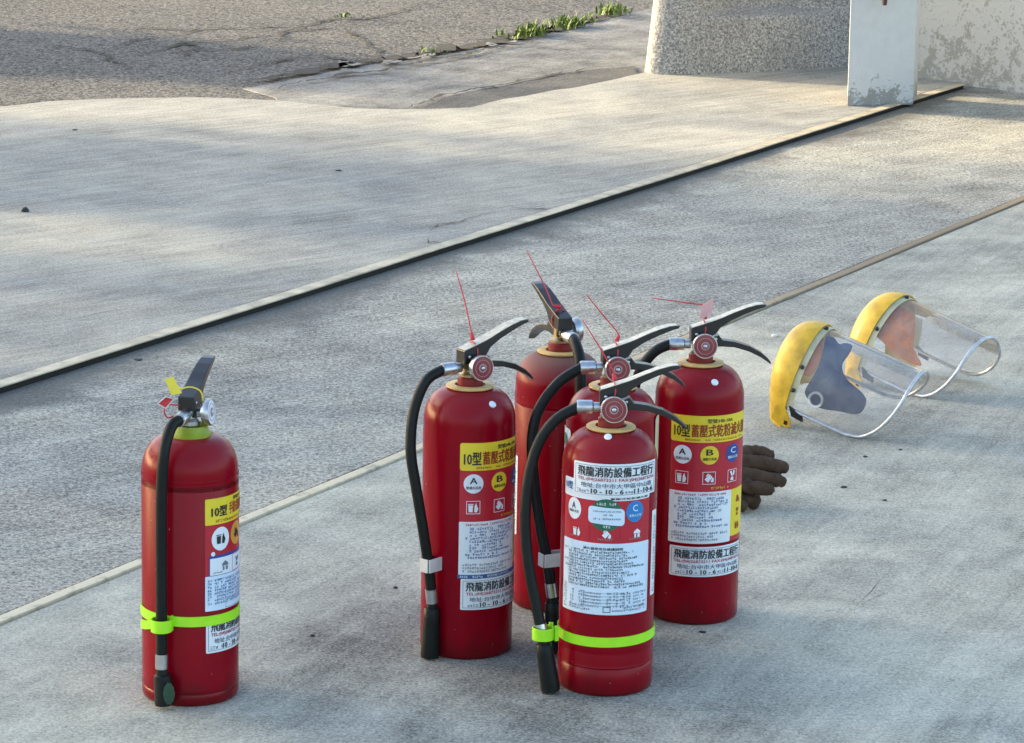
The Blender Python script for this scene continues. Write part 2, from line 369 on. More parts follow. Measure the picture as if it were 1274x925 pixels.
CR = [[(-1.589, 13.073), (-1.467, 13.517), (-1.381, 13.608), (-1.284, 13.781), (-1.064, 13.87), (-0.874, 13.981), (-0.757, 14.251), (-0.656, 14.239), (-0.561, 14.397), (-0.403, 14.808)],
      [(-1.467, 12.947), (-1.278, 13.367), (-1.099, 13.496), (-0.927, 13.784), (-0.739, 13.921), (-0.584, 14.138)],
      [(-1.277, 12.881), (-1.254, 13.123), (-1.074, 13.199), (-0.934, 13.419)], [(-0.754, 13.052), (-0.654, 12.902), (-0.505, 12.994)],
      [(-1.61, 13.784), (-1.282, 13.755)], [(-1.824, 13.209), (-1.614, 13.021), (-1.409, 12.564)],
      [(-1.254, 13.123), (-1.278, 13.367)], [(-.934, 13.419), (-.927, 13.784), (-.874, 13.981)], [(-.739, 13.921), (-.6, 13.5), (-.505, 12.994)], [(-1.05, 12.6), (-.9, 12.9), (-.754, 13.052)]]
tag(ribbons('cracks', CR, -.044, .014, 'crack_dirt'), 'branching dark cracks running through the weathered asphalt', 'cracks')
CRG = [[(-0.889, 11.976), (-0.816, 12.15), (-0.711, 12.313), (-0.602, 12.479), (-0.517, 12.557), (-0.405, 12.776), (-.15, 13.2), (.1, 13.6)], [(-0.421, 11.578), (-0.291, 11.869), (-0.21, 12.042), (-0.126, 12.178), (0.018, 12.39), (0.136, 12.561), (0.273, 12.738)]]
tag(ribbons('cracks', CRG, -.036, .018, 'crack_dirt'), 'dark seams along the concrete gutter', 'cracks')
GEDGE = [[(-0.995, 12.231), (-0.875, 12.376), (-0.783, 12.542), (-0.701, 12.665), (-0.591, 12.864), (-0.503, 12.947), (-0.326, 13.188), (-0.142, 13.438), (-0.016, 13.713), (.2, 14.1), (.42, 14.6)]]
tag(ribbons('cracks', GEDGE, -.039, .075, 'crack_dirt'), 'dirt filled joint between asphalt and concrete gutter', 'cracks')
tag(ribbons('cracks', [[(-0.237, 8.996), (-0.176, 9.148), (-0.102, 9.295), (-0.064, 9.363)], [(-0.064, 9.363), (-0.002, 9.409), (0.054, 9.402), (0.123, 9.358)], [(-0.239, 8.901), (-0.201, 8.858), (-0.159, 8.839)]], .013, .004, 'crack_dirt'), 'thin outline crack of a repaired patch beside the steel rail', 'cracks')
tag(ribbons('cracks', [ed[8:]], -.0455, .026, 'crack_dirt', jag=.004), 'dark line of painted shade and dirt where the driveway slab meets the asphalt', 'cracks')  # ribbon paints the slab edge's shade along with dirt
hr = random.Random(12); hl = []
for i in range(30):
    k, o, ln = hr.uniform(-3.5, 4.5), -hr.uniform(.3, 3.2), hr.uniform(.15, .8); q = rail_pt(k, o); a = ALONG-hr.uniform(.15, .5)
    hl.append([(q[0]+cos(a)*ln*j/4, q[1]+sin(a)*ln*j/4) for j in range(5)])
hl = [l for l in hl if all(p[1] < 11.1 for p in l)]
tag(ribbons('hairlines', hl, .0125, .0018, 'crack_dirt', jag=.0012), 'hairline scratches and cracks across the driveway slab', 'cracks')
hl = []
for i in range(14):
    k, o, ln = hr.uniform(-1.2, 5), hr.uniform(.1, 1.7), hr.uniform(.08, .5); q = strip_pt(k, o); a = ALONG+hr.uniform(-.1, .35)
    hl.append([(q[0]+cos(a)*ln*j/4, q[1]+sin(a)*ln*j/4) for j in range(5)])
tag(ribbons('hairlines', hl, 0.0015, .0006, 'crack_dirt', jag=.0006), 'hairline scratches in the floor round the extinguishers', 'cracks')
fl = G(); fr = random.Random(4)
for i in range(22):
    q = fr.random(); x = -.66+.62*q+fr.gauss(0, .02); y = 12.60+q*.86+fr.gauss(0, .07); a, b = fr.uniform(.006, .026), fr.uniform(.012, .05)
    k = 11; fl.add([(x+(a*cos(2*pi*j/k)+b*.45*sin(2*pi*j/k))*(r_:=fr.uniform(.35, 1.2)), y+b*sin(2*pi*j/k)*r_, -.0375+i*.0001) for j in range(k)], [tuple(range(k))])
tag(fl.build('paint_flecks', 'paint_fleck'), 'pale flecks of old paint on the gutter edge', 'paint flecks', kind='stuff')

# steel rail and the pale strip
t = thing('steel_rail', 'long raised steel rail with pale top and dark side crossing the concrete', 'rail', (*rail_pt(0), 0))
def rel(p): return (p[0]-t.location.x, p[1]-t.location.y)
def ribbon_box(k0, k1, o0, o1, z0, z1, fn, step=.05):
    n = int((k1-k0)/step); g = G(); vs = []
    for i in range(n+1):
        k = k0+(k1-k0)*i/n; wv = .005*mnoise.noise((k*1.3, 2, 0))+.0015*mnoise.noise((k*9, 4, 0))
        a, b = rel(fn(k, o0+wv)), rel(fn(k, o1+wv)); dz = .002*mnoise.noise((k*1.7, 9, 0))
        vs += [(*a, z0), (*b, z0), (*b, z1+dz), (*a, z1+dz)]
    g.add(vs, [(j*4+i, j*4+(i+1) % 4, j*4+4+(i+1) % 4, j*4+4+i) for j in range(n) for i in range(4)]+[(0, 1, 2, 3), tuple(range(n*4, n*4+4))]); return g
ribbon_box(-4.3, 5.72, -.037, .003, .0125, .0160, rail_pt).build('rail_flange', 'rail_top', t, bevel=.002)
ribbon_box(-4.3, 5.72, -.034, -.006, -.02, .0121, rail_pt).build('rail_web', 'rail_web', t)
t = thing('joint_strip', 'thin pale raised strip set in the floor behind the extinguishers', 'strip', (*strip_pt(0), 0))
ribbon_box(-3.2, 7.8, -.012, .012, -.03, .0032, strip_pt).build('strip_bar', 'strip_pale', t, bevel=.002)

# weeds in the gutter joint
gr = G()
for (x, y), n, h in (((.02, 13.74), 60, .06), ((.065, 13.80), 70, .065), ((.10, 13.87), 20, .04), ((.19, 14.05), 70, .06), ((.235, 14.12), 60, .06), ((.30, 14.3), 12, .035), ((.38, 14.52), 60, .055), ((.42, 14.6), 40, .05), ((-.03, 13.66), 14, .03), ((-.36, 13.15), 14, .025), ((-.72, 14.25), 14, .02)):
    for i in range(n):
        a = random.uniform(0, 2*pi); b = random.uniform(.2, 1.); hh = h*random.uniform(.35, .95); px, py = x+random.gauss(0, .028), y+random.gauss(0, .06)
        dx, dy = cos(a), sin(a); wd = random.uniform(.003, .006)
        P = [(px+dx*hh*b*t*t, py+dy*hh*b*t*t, -.04+hh*t*(1-.25*b*t)) for t in (0, .4, .75, 1)]
        vs = []
        for j, p in enumerate(P):
            q = wd*(1, .9, .6, .08)[j]; vs += [(p[0]-dy*q, p[1]+dx*q, p[2]), (p[0]+dy*q, p[1]-dx*q, p[2])]
        gr.add(vs, [(0, 1, 3, 2), (2, 3, 5, 4), (4, 5, 7, 6)])
tag(gr.build('grass', 'grass'), 'tufts of green grass growing in the gutter joint', 'grass', kind='stuff')

# ------------------------------------------------------------------ pillar, wall and pebble finished block
t = thing('gate_pillar', 'white painted square concrete pillar with grimy foot beside the wall', 'pillar', (1.123, 11.55, .008))
e1 = Vector((.232, .069)); e2 = Vector((.084, .493)).normalized()*.24
g = G(); n = 26; vs = []
for j in range(n):
    z = 2.4*j/(n-1); k = 1+.012*z
    for q in (Vector((0, 0)), e1*k, e1*k+e2, e2): vs.append((q.x-.006*z, q.y, z))
g.add(vs, [(j*4+i, j*4+(i+1) % 4, j*4+4+(i+1) % 4, j*4+4+i) for j in range(n-1) for i in range(4)]+[(0, 1, 2, 3), tuple(range(n*4-4, n*4))])
g.build('shaft', 'pillar_paint', t, bevel=.006)
rb = simple('rust', (.10, .05, .03), .85, 0, 0, .4, 40, .4)
G().tube([(.11, .02, .385), (.11, -.03, .372), (.11, -.035, .352)], [.009, .009, .007], 10, 3).build('hinge_pin', 'rust', t, smooth=True)
t = thing('boundary_wall', 'white wall with peeling paint behind the pillar at the right', 'wall', (1.40, 12.36, .0))
d = Vector((.314, -.272)).normalized(); nn = Vector((-d.y, d.x))
def wallp(k, o): q = d*k+nn*o; return (q.x, q.y)
G().sheet([wallp(0, 0), wallp(2.3, 0), wallp(2.3, .18), wallp(0, .18)], -.05, 2.4).build('wall_face', 'wall_paint', t)
G().sheet([wallp(-.03, -.03), wallp(2.33, -.03), wallp(2.33, .21), wallp(-.03, .21)], 2.4, 2.48).build('coping', 'plaster', t)
t = thing('curved_block', 'grey pebble finished low wall with rounded end beyond the driveway', 'low wall', (.46, 12.316, .008))
FP = [(-.0, 0.02), (0.016, -0.041), (0.079, -0.065), (0.196, -0.037), (0.345, 0.027), (0.558, 0.146), (0.9, 0.335), (1.2, .49)]
loop = []
for (a, b), (c, e) in zip(FP, FP[1:]): loop += [(a+(c-a)*i/6, b+(e-b)*i/6) for i in range(6)]
for _ in range(3): loop = [loop[0]]+[tuple((loop[i-1][j]+2*loop[i][j]+loop[i+1][j])/4 for j in (0, 1)) for i in range(1, len(loop)-1)]+[loop[-1]]
loop += [FP[-1], (FP[-1][0]-.2, FP[-1][1]+.7), (.05, .75)]
def sm(a, b, x): q = min(1, max(0, (x-a)/(b-a))); return q*q*(3-2*q)
zz = [0, .03, .08, .13, .17, .195, .205, .215, .225, .235, .245, .27, .32, .4, .5, .65, .85]; vs = []
for z in zz:
    for x, y in loop:                     # battered face with a sloping shoulder shaped to catch a sun streak part way along
        dv = Vector((.55-x, .6-y)).normalized(); k = .15*z+.11*sm(.16, .26, x)*(1-sm(.5, .78, x))*sm(.20, .235-.02*sm(.2, .7, x), z)
        vs.append((x+dv.x*k, y+dv.y*k, z))
k = len(loop); n = len(zz)-1
obj('wall_face', vs, [(j*k+i, j*k+(i+1) % k, (j+1)*k+(i+1) % k, (j+1)*k+i) for j in range(n) for i in range(k)]+[tuple(range(k)), tuple(range(n*k, n*k+k))], 'pebble_wash', t, smooth=True, angle=R(40))

# stones and chips lying about
def stone(x, y, r, mat, label, flat=.7, name='stone', cat='stone', z=0):
    bm = bmesh.new(); bmesh.ops.create_icosphere(bm, subdivisions=2, radius=1)
    s = random.random()*50
    for v in bm.verts:
        k = 1+.35*mnoise.noise(v.co*1.3+Vector((s, 0, 0))); v.co = Vector((v.co.x*r*k*1.15, v.co.y*r*k, max(-.35, v.co.z)*r*k*flat))
    me = bpy.data.meshes.new(name); bm.to_mesh(me); bm.free(); me.materials.append(MATS[mat])
    o = bpy.data.objects.new(name, me); COL.objects.link(o); o.location = (x, y, z+r*flat*.3); o.rotation_euler.z = s
    tag(o, label, cat, 'chips scattered over the concrete')
stone(-1.341, 9.212, .0105, 'stone_dark', 'black pebble alone on the driveway at the far left', .9, z=.010)
stone(-.319, 5.371, .004, 'stone_dark', 'tiny dark chip on the floor between the lone extinguisher and the group')
stone(-.194, 5.66, .004, 'stone_dark', 'tiny dark chip on the floor just left of the green hose')
stone(.647, 6.409, .006, 'stone_dark', 'dark chip on the open floor below the front face shield', .4)
stone(.717, 6.317, .0045, 'stone_dark', 'small dark chip lowest on the open floor below the face shields', .4)
stone(.713, 6.657, .005, 'stone_dark', 'small dark chip close under the front face shield', .4)
stone(.79, 6.723, .004, 'stone_dark', 'tiny dark chip right of the rim of the front face shield', .4)
stone(.324, 5.435, .006, 'stone_dark', 'thin dark chip in front of the rightmost extinguisher', .3)
stone(.612, 7.803, .009, 'stone_white', 'small white chip left of the yellow face shields', .6)
stone(-.833, 7.424, .009, 'stone_dark', 'dark leaf like chip above the lone extinguisher', .25)
stone(-1.395, 10.688, .008, 'stone_dark', 'small dark speck on the far left of the driveway near its edge', .3, z=.010)
stone(-.525, 9.995, .009, 'stone_dark', 'small dark speck in the middle of the driveway', .3, z=.010)

# ------------------------------------------------------------------ fire extinguishers
RB = .0745
def wrap(u, v, r): return (r*sin(u), -r*cos(u), v)
class Lab:
    """label pieces wrapped on the cylinder; phi in degrees measured from the local -y, z in metres"""
    def __init__(s, rot, parent, r=RB): s.rot, s.parent, s.r, s.lift = rot, parent, r, .0005
    def P(s, ph, z, lift): return wrap(ph-s.rot, z, s.r+lift)
    def sheet(s, name, p0, p1, z0, z1, mat, lift=.0005, rad=.003, parent=None, tilt=0, thick=.0003):
        p0, p1 = R(p0), R(p1); n = max(4, int((p1-p0)/R(4))); W = (p1-p0)*s.r; vs = []
        us = sorted(set([i/n for i in range(n+1)]+[rad*k/W for k in (.15, .5, 1)]+[1-rad*k/W for k in (.15, .5, 1)]))
        us = [x for x in us if 0 <= x <= 1]
        for L in (lift, lift-thick*.9):
            for u in us:
                d = min(u, 1-u)*W; ins = rad-math.sqrt(max(0, rad*rad-(rad-d)**2)) if d < rad else 0
                tz = tilt*(u-.5)*W
                vs += [s.P(p0+u*(p1-p0), z0+ins+tz, L), s.P(p0+u*(p1-p0), z1-ins+tz, L)]
        k = 2*len(us); fs = [(2*i, 2*i+2, 2*i+3, 2*i+1) for i in range(len(us)-1)]+[(k+2*i, k+2*i+1, k+2*i+3, k+2*i+2) for i in range(len(us)-1)]
        fs += [(2*i, k+2*i, k+2*i+2, 2*i+2) for i in range(len(us)-1)]+[(2*i+1, 2*i+3, k+2*i+3, k+2*i+1) for i in range(len(us)-1)]+[(0, 1, k+1, k), (k-2, 2*k-2, 2*k-1, k-1)]
        return obj(name, vs, fs, mat, parent or s.parent)
    def disc(s, name, ph, z, rad, mat, lift=.001, parent=None, sy=1.):
        vs = [s.P(R(ph), z, lift)]; n = 28; rings = max(1, int(rad/.005))
        for j in range(1, rings+1):
            for i in range(n): a = 2*pi*i/n; vs.append(s.P(R(ph)+rad*j/rings*cos(a)/s.r, z+sy*rad*j/rings*sin(a), lift))
        fs = [(0, 1+i, 1+(i+1) % n) for i in range(n)]+[(1+(j-1)*n+i, 1+j*n+i, 1+j*n+(i+1) % n, 1+(j-1)*n+(i+1) % n) for j in range(1, rings) for i in range(n)]
        return obj(name, vs, fs, mat, parent or s.parent)
    def text(s, body, p0, p1, z0, z1, mat, lift=.0014, parent=None, bold=.02, name='lettering', tilt=0, mesh=None):
        c = bpy.data.curves.new('lettering', 'FONT'); c.body = body; c.resolution_u = 2
        o = bpy.data.objects.new('lettering', c); COL.objects.link(o); bpy.context.view_layer.update()
        me = bpy.data.meshes.new_from_object(o.evaluated_get(bpy.context.evaluated_depsgraph_get()))
        bpy.data.objects.remove(o); bpy.data.curves.remove(c)
        xs = [v.co.x for v in me.vertices]; ys = [v.co.y for v in me.vertices]
        x0, x1, y0, y1 = min(xs), max(xs), min(ys), max(ys)
        base = [v.co.copy() for v in me.vertices]; pf = [tuple(p.vertices) for p in me.polygons]; vs, fs = [], []
        for n_, (dx, dy) in enumerate(((-bold, 0), (bold, 0), (0, -bold*.6), (0, bold*.6))):     # overprinted to make the strokes bold
            k = len(vs); fs += [tuple(i+k for i in f) for f in pf]
            for b in base:
                u = (b.x+dx-x0)/(x1-x0); q = (b.y+dy-y0)/(y1-y0)
                vs.append(s.P(R(p0+u*(p1-p0)), z0+q*(z1-z0)+tilt*(u-.5)*R(p1-p0)*s.r, lift+n_*.00005))
        me = bpy.data.meshes.new(name); me.from_pydata([tuple(v) for v in vs], [], fs); me.materials.append(MATS[mat])
        t = bpy.data.objects.new(name, me); COL.objects.link(t); t.parent = parent or s.parent; return t
    def marks(s, rows, mat, lift=.0013, parent=None, name='small_print', seed=1):
        """rows (p0, p1, z, height): tiny character-like strokes, too small to read"""
        rd = random.Random(seed); g = G()
        def q(a0, a1, b0, b1): g.add([s.P(a0, b0, lift), s.P(a1, b0, lift), s.P(a1, b1, lift), s.P(a0, b1, lift)], [(0, 1, 2, 3)])
        for p0, p1, z, h in rows:
            u = R(p0); cw = h*.95/s.r
            while u < R(p1):
                if rd.random() < .9:
                    th = h*.16
                    for k in range(rd.choice((2, 3, 3))): b = z+h*rd.choice((.1, .35, .6, .82)); q(u, u+cw*rd.uniform(.6, .82), b, b+th)
                    for k in range(rd.choice((1, 2))): a = u+cw*rd.uniform(.05, .7); q(a, a+cw*.14, z, z+h*rd.uniform(.6, 1))
                u += cw
        o = g.build(name, mat, parent or s.parent); o['kind'] = 'stuff'; return o
    def frame(s, p0, p1, z0, z1, mat, wd=.0007, lift=.0013, parent=None, name='printed_frame'):
        g = G()
        def q(a0, a1, b0, b1):
            n = max(1, int((a1-a0)/R(5)))
            for i in range(n):
                A, B = a0+(a1-a0)*i/n, a0+(a1-a0)*(i+1)/n
                g.add([s.P(A, b0, lift), s.P(B, b0, lift), s.P(B, b1, lift), s.P(A, b1, lift)], [(0, 1, 2, 3)])
        p0, p1 = R(p0), R(p1); da = wd/s.r
        q(p0, p1, z0, z0+wd); q(p0, p1, z1-wd, z1); q(p0, p0+da, z0+wd, z1-wd); q(p1-da, p1, z0+wd, z1-wd)
        return g.build(name, mat, parent or s.parent)
    def icon(s, ph, z, size, shapes, mat, lift=.0014, parent=None, name='pictogram'):
        g = G()
        for sh in shapes: g.add([s.P(R(ph)+x*size/s.r, z+y*size, lift) for x, y in sh], [tuple(range(len(sh)))])
        return g.build(name, mat, parent or s.parent)
BIN = [[(-.38, -.4), (-.05, -.4), (-.02, .2), (-.42, .2)], [(-.45, .25), (.02, .25), (.02, .32), (-.45, .32)], [(.08, -.4), (.3, -.42), (.42, -.1), (.3, .15), (.24, .42), (.1, .1)]]
CAN = [[(-.4, -.1), (.05, .35), (.3, .05), (-.1, -.4)], [(-.3, .2), (-.1, .42), (.0, .34), (-.22, .12)], [(.12, -.35), (.4, -.38), (.42, -.05), (.3, .05)]]
PLUG = [[(-.35, .4), (-.1, .42), (.05, .0), (-.1, -.05)], [(.1, .42), (.35, .4), (.2, .02), (.05, .05)], [(-.25, -.4), (.15, -.42), (.1, -.1), (-.18, -.12)]]
ZAP = [[(-.35, .15), (.0, .42), (.36, .15), (.36, -.02), (-.35, -.02)], [(-.28, -.4), (-.1, -.4), (-.1, -.06), (-.28, -.06)], [(.05, -.4), (.3, -.4), (.3, -.06), (.05, -.06)]]

def dealer(L, p0, p1, z0, z1, part, seed, tilt=0, cut=None):
    """the maintenance firm's white sticker"""
    W = p1-p0; H = z1-z0
    L.frame(p0+W*.025, p1-W*.025, z0+H*.06, z1-H*.06, 'ink_grey', parent=part)
    L.text('飛龍消防設備工程行', p0+W*.06, p1-W*.06, z0+H*.60, z0+H*.90, 'ink_black', parent=part, bold=.03)
    L.text('TEL:(04)26873211 FAX:(04)26873210', p0+W*.06, p1-W*.05, z0+H*.44, z0+H*.565, 'ink_red', parent=part, bold=.015)
    L.text('地址:台中市大甲區中山路', p0+W*.10, p1-W*.08, z0+H*.26, z0+H*.41, 'ink_grey', parent=part, bold=.015)
    L.marks([(p0+W*.05, p0+W*.2, z0+H*.10, H*.09), (p0+W*.58, p0+W*.66, z0+H*.1, H*.09)], 'ink_grey', parent=part, seed=seed)
    L.text('10 - 10 - 6', p0+W*.22, p0+W*.56, z0+H*.09, z0+H*.23, 'ink_black', parent=part, bold=.03, name='handwriting')
    L.text('11-10-6', p0+W*.68, p0+W*.94, z0+H*.09, z0+H*.23, 'ink_black', parent=part, bold=.03, name='handwriting')

def label_powder(t, rot, p0, full=152, blue=False):
    """yellow, red and white maker's label of the dry powder extinguishers, and the dealer's sticker under it"""
    L = Lab(rot, t); p1 = p0+86; pe = p0+117
    base = L.sheet('maker_label', p0, pe, .142, .360, 'paper_red', .0005, .004)
    L.sheet('yellow_band', p0, pe, .315, .3602, 'paper_yellow', .0009, .004, base)
    L.text('型號:HB-10A', p0+48, p0+84, .348, .355, 'ink_black', parent=base, bold=.02)
    L.text('10型', p0+5, p0+26, .3245, .3455, 'ink_black', parent=base, bold=.03)
    L.text('蓄壓式乾粉滅火器', p0+28, p0+113, .3245, .3455, 'ink_brown', parent=base, bold=.03)
    L.marks([(p0+20, p0+105, .3178, .0035)], 'ink_brown', parent=base, seed=3)
    for k, (ch, mt, ink, tx) in enumerate((('A', 'paper', 'ink_black', '普通火災用'), ('B', 'paper_yellow', 'ink_black', '油類火災用'), ('C', 'print_navy', 'paper_blue', '電氣火災用'))):
        a = p0+17+35*k
        c = L.disc('class_disc', a, .2935, .0158, mt, .0009, base)
        L.text(ch, a-4.4, a+4.4, .2935, .3035, ink, parent=base, bold=.02)
        L.text(tx, a-9, a+9, .2845, .2895, ink, parent=base, bold=.02)
        L.frame(a-8.5, a+8.5, .244, .2655, 'paper', .0009, parent=base)
        L.icon(a, .2547, .019, (BIN, CAN, PLUG)[k], 'paper', parent=base)
    L.marks([(p0+55, p0+84, .2352, .004)], 'paper_yellow', parent=base, seed=9)
    L.sheet('white_panel', p0, p1, .1422, .231, 'paper', .0010, .002, base)
    rows = [(p0+8, p1-10, .2245, .0035)]
    L.marks(rows, 'ink_red', .0016, base, seed=4)
    rows, z, rd = [], .2175, random.Random(5)
    while z > .166:
        rows.append((p0+(8 if rd.random() < .3 else 13), p0+rd.uniform(50, 82), z, .0042)); z -= .0053
    L.marks(rows, 'ink_blue', .0016, base, seed=6)
    L.marks([(p0+5, p0+80, .158, .004), (p0+5, p0+60, .1525, .004), (p0+5, p0+rd.uniform(40, 78), .147, .004)], 'ink_grey', .0016, base, seed=8)
    y = L.sheet('yellow_strip', p1, pe, .150, .231, 'paper_yellow', .0010, .002, base)
    L.icon(p1+15, .212, .016, CAN, 'ink_brown', .0016, base); L.icon(p1+15, .190, .016, PLUG, 'ink_brown', .0016, base); L.icon(p1+15, .167, .016, BIN, 'ink_brown', .0016, base)
    if blue:
        L.sheet('blue_band', p0-1, pe, .137, .1435, 'ink_blue', .0013, .001, base)
        L.marks([(p0+2, p0+30, .1385, .0035), (p0+36, p0+70, .1385, .0035)], 'paper', .0018, base, seed=12)
    st = L.sheet('dealer_sticker', p0+3, p0+114, .085, .1365, 'paper', .0007, .002)
    dealer(L, p0+3, p0+114, .085, .1365, st, 15)

def label_front(t, rot):
    L = Lab(rot, t)
    base = L.sheet('maker_label', -66, 54, .134, .345, 'paper_red', .0005, .003)
    L.sheet('white_strip', -66, 53.5, .3165, .3455, 'paper', .0009, .003, base)
    L.text('10型', -63, -50, .3285, .340, 'ink_blue', parent=base, bold=.03)
    L.text('蓄壓式乾粉滅火器', 0, 50, .3182, .3215, 'ink_black', parent=base)
    st = L.sheet('dealer_sticker', -48, 64, .323, .375, 'paper', .0018, .002, thick=.0008)
    L2 = Lab(rot, t, RB+.0012); dealer(L2, -48, 64, .323, .375, st, 21)
    L.disc('class_disc', -47, .2985, .0138, 'paper', .0009, base, 1.25)
    L.text('A', -50, -44.5, .299, .309, 'ink_black', parent=base); L.text('普通火災用', -55, -40, .2925, .2965, 'ink_black', parent=base)
    L.disc('class_disc', 31, .2985, .0155, 'print_blue', .0009, base, 1.1)
    L.text('C', 27.5, 34, .2985, .309, 'paper_blue', parent=base); L.text('電氣火災用', 23, 39, .290, .2945, 'paper_blue', parent=base)
    gs = L.disc('green_sticker', -5, .294, .026, 'print_green', .0014, None, .98)
    L.sheet('torn_paper', -26, 17, .279, .306, 'paper_blue', .0022, .006, gs, -.08)
    L.marks([(-20, 12, .2985, .003), (-10, 2, .293, .003), (-20, 12, .2865, .003)], 'ink_grey', .0026, gs, seed=31)
    L.marks([(-16, 6, .3095, .004), (-8, 0, .2735, .004)], 'paper', .002, gs, seed=32)
    for k, ic in enumerate((BIN, CAN, ZAP)):
        L.frame(-63+38*k, -26+38*k, .2515, .2775, 'seal_red', .0006, parent=base); L.icon(-42+38*k, .2635, .017, ic, 'paper', parent=base)
        L.marks([(-52+38*k, -36+38*k, .2535, .0035)], 'gauge_pale', parent=base, seed=40+k)
    L.sheet('white_panel', -66, 54, .134, .2485, 'paper_blue', .001, .002, base)
    L.frame(-64.5, 52.5, .136, .2465, 'paper', .001, .0015, base)
    L.text('滅火器使用及維護說明', -32, 16, .2375, .242, 'ink_black', .0016, base)
    rows, z, rd = [], .2325, random.Random(50)
    for i in range(13):
        rows.append((-62 if i in (0, 4, 6) else -54, rd.uniform(12, 46), z, .0036)); z -= .0046
    L.marks(rows, 'ink_black', .0016, base, seed=51)
    rows = []
    for i in range(5):
        z = .1665-.0052*i; rows += [(-50, -46, z, .0042), (-37, -30, z, .0042), (-28, -10, z, .003), (-2, 3, z, .0042), (6, 11, z, .0042), (14, 19, z, .0042), (22, 27, z, .0042), (31, 48, z, .0032)]
    rows += [(-62, -58, .138+.0045*i, .004) for i in range(9)]+[(-52, -22, .1395, .0035), (-52, -30, .1440, .0035), (5, 48, .1395, .0033), (18, 48, .144, .0033)]
    L.marks(rows, 'ink_grey', .0016, base, seed=52)
    for i in range(4): L.frame(-30, 20, .1635-.0052*i, .1690-.0052*i, 'ink_grey', .0004, .0016, base, 'table_line')
    L.frame(-6, 3, .138, .1475, 'print_green', .0011, .0016, base, 'square_mark')
    s2 = L.sheet('side_strip', 62, 75, .155, .292, 'paper', .0006, .002)
    L.marks([(66, 71, .16+.005*i, .004) for i in range(25)], 'ink_grey', parent=s2, seed=60)

def label_lone(t, rot):
    L = Lab(rot, t); p0, p1 = 23, 112
    base = L.sheet('maker_label', p0, p1, .152, .328, 'paper_red', .0005, .002)
    L.sheet('yellow_band', p0, p1, .2875, .3285, 'paper_yellow', .0009, .002, base)
    L.text('10型', p0+8, p0+30, .300, .316, 'ink_black', parent=base, bold=.04); L.text('手提式乾粉滅火器', p0+34, p1-4, .300, .318, 'ink_red', parent=base, bold=.03)
    L.text('型號:HB-10', p0+42, p0+75, .320, .326, 'ink_black', parent=base); L.marks([(p0+10, p1-6, .2905, .0045)], 'ink_brown', parent=base, seed=70)
    L.disc('class_disc', p0+21, .264, .0168, 'paper', .0009, base, 1.1); L.icon(p0+21, .2645, .02, BIN, 'ink_black', parent=base)
    L.disc('class_disc', p0+50, .266, .0168, 'print_orange', .0009, base, 1.1); L.icon(p0+50, .266, .02, CAN, 'ink_black', parent=base)
    L.disc('printed_dot', p0+10, .2415, .0035, 'paper', .0009, base)
    L.sheet('blue_box', p0+5, p1, .207, .239, 'print_navy', .0009, .001, base); L.sheet('white_box', p0+6, p1-1, .2078, .2345, 'paper', .0012, .001, base)
    L.icon(p0+27, .221, .018, ZAP, 'ink_grey', .0017, base); L.marks([(p0+10, p0+22, .210, .003)], 'ink_grey', .0017, base, seed=71)
    L.frame(p0+40, p1-4, .2085, .234, 'ink_red', .0006, .0017, base); L.icon(p0+52, .221, .018, PLUG, 'ink_grey', .0017, base)
    L.sheet('white_panel', p0, p1, .152, .2068, 'paper_blue', .0010, .001, base)
    L.marks([(p0+12, p0+70, .198-.0052*i, .004) for i in range(8)]+[(p0+3, p0+6, .198-.0052*i, .004) for i in range(8)], 'ink_blue', .0016, base, seed=72)
    L.frame(p0+28, p1-3, .1535, .166, 'ink_grey', .0006, .0016, base)
    st = L.sheet('dealer_sticker', p0+1, p0+105, .085, .1405, 'paper', .0007, .002)
    dealer(L, p0+1, p0+105, .085, .1405, st, 73)

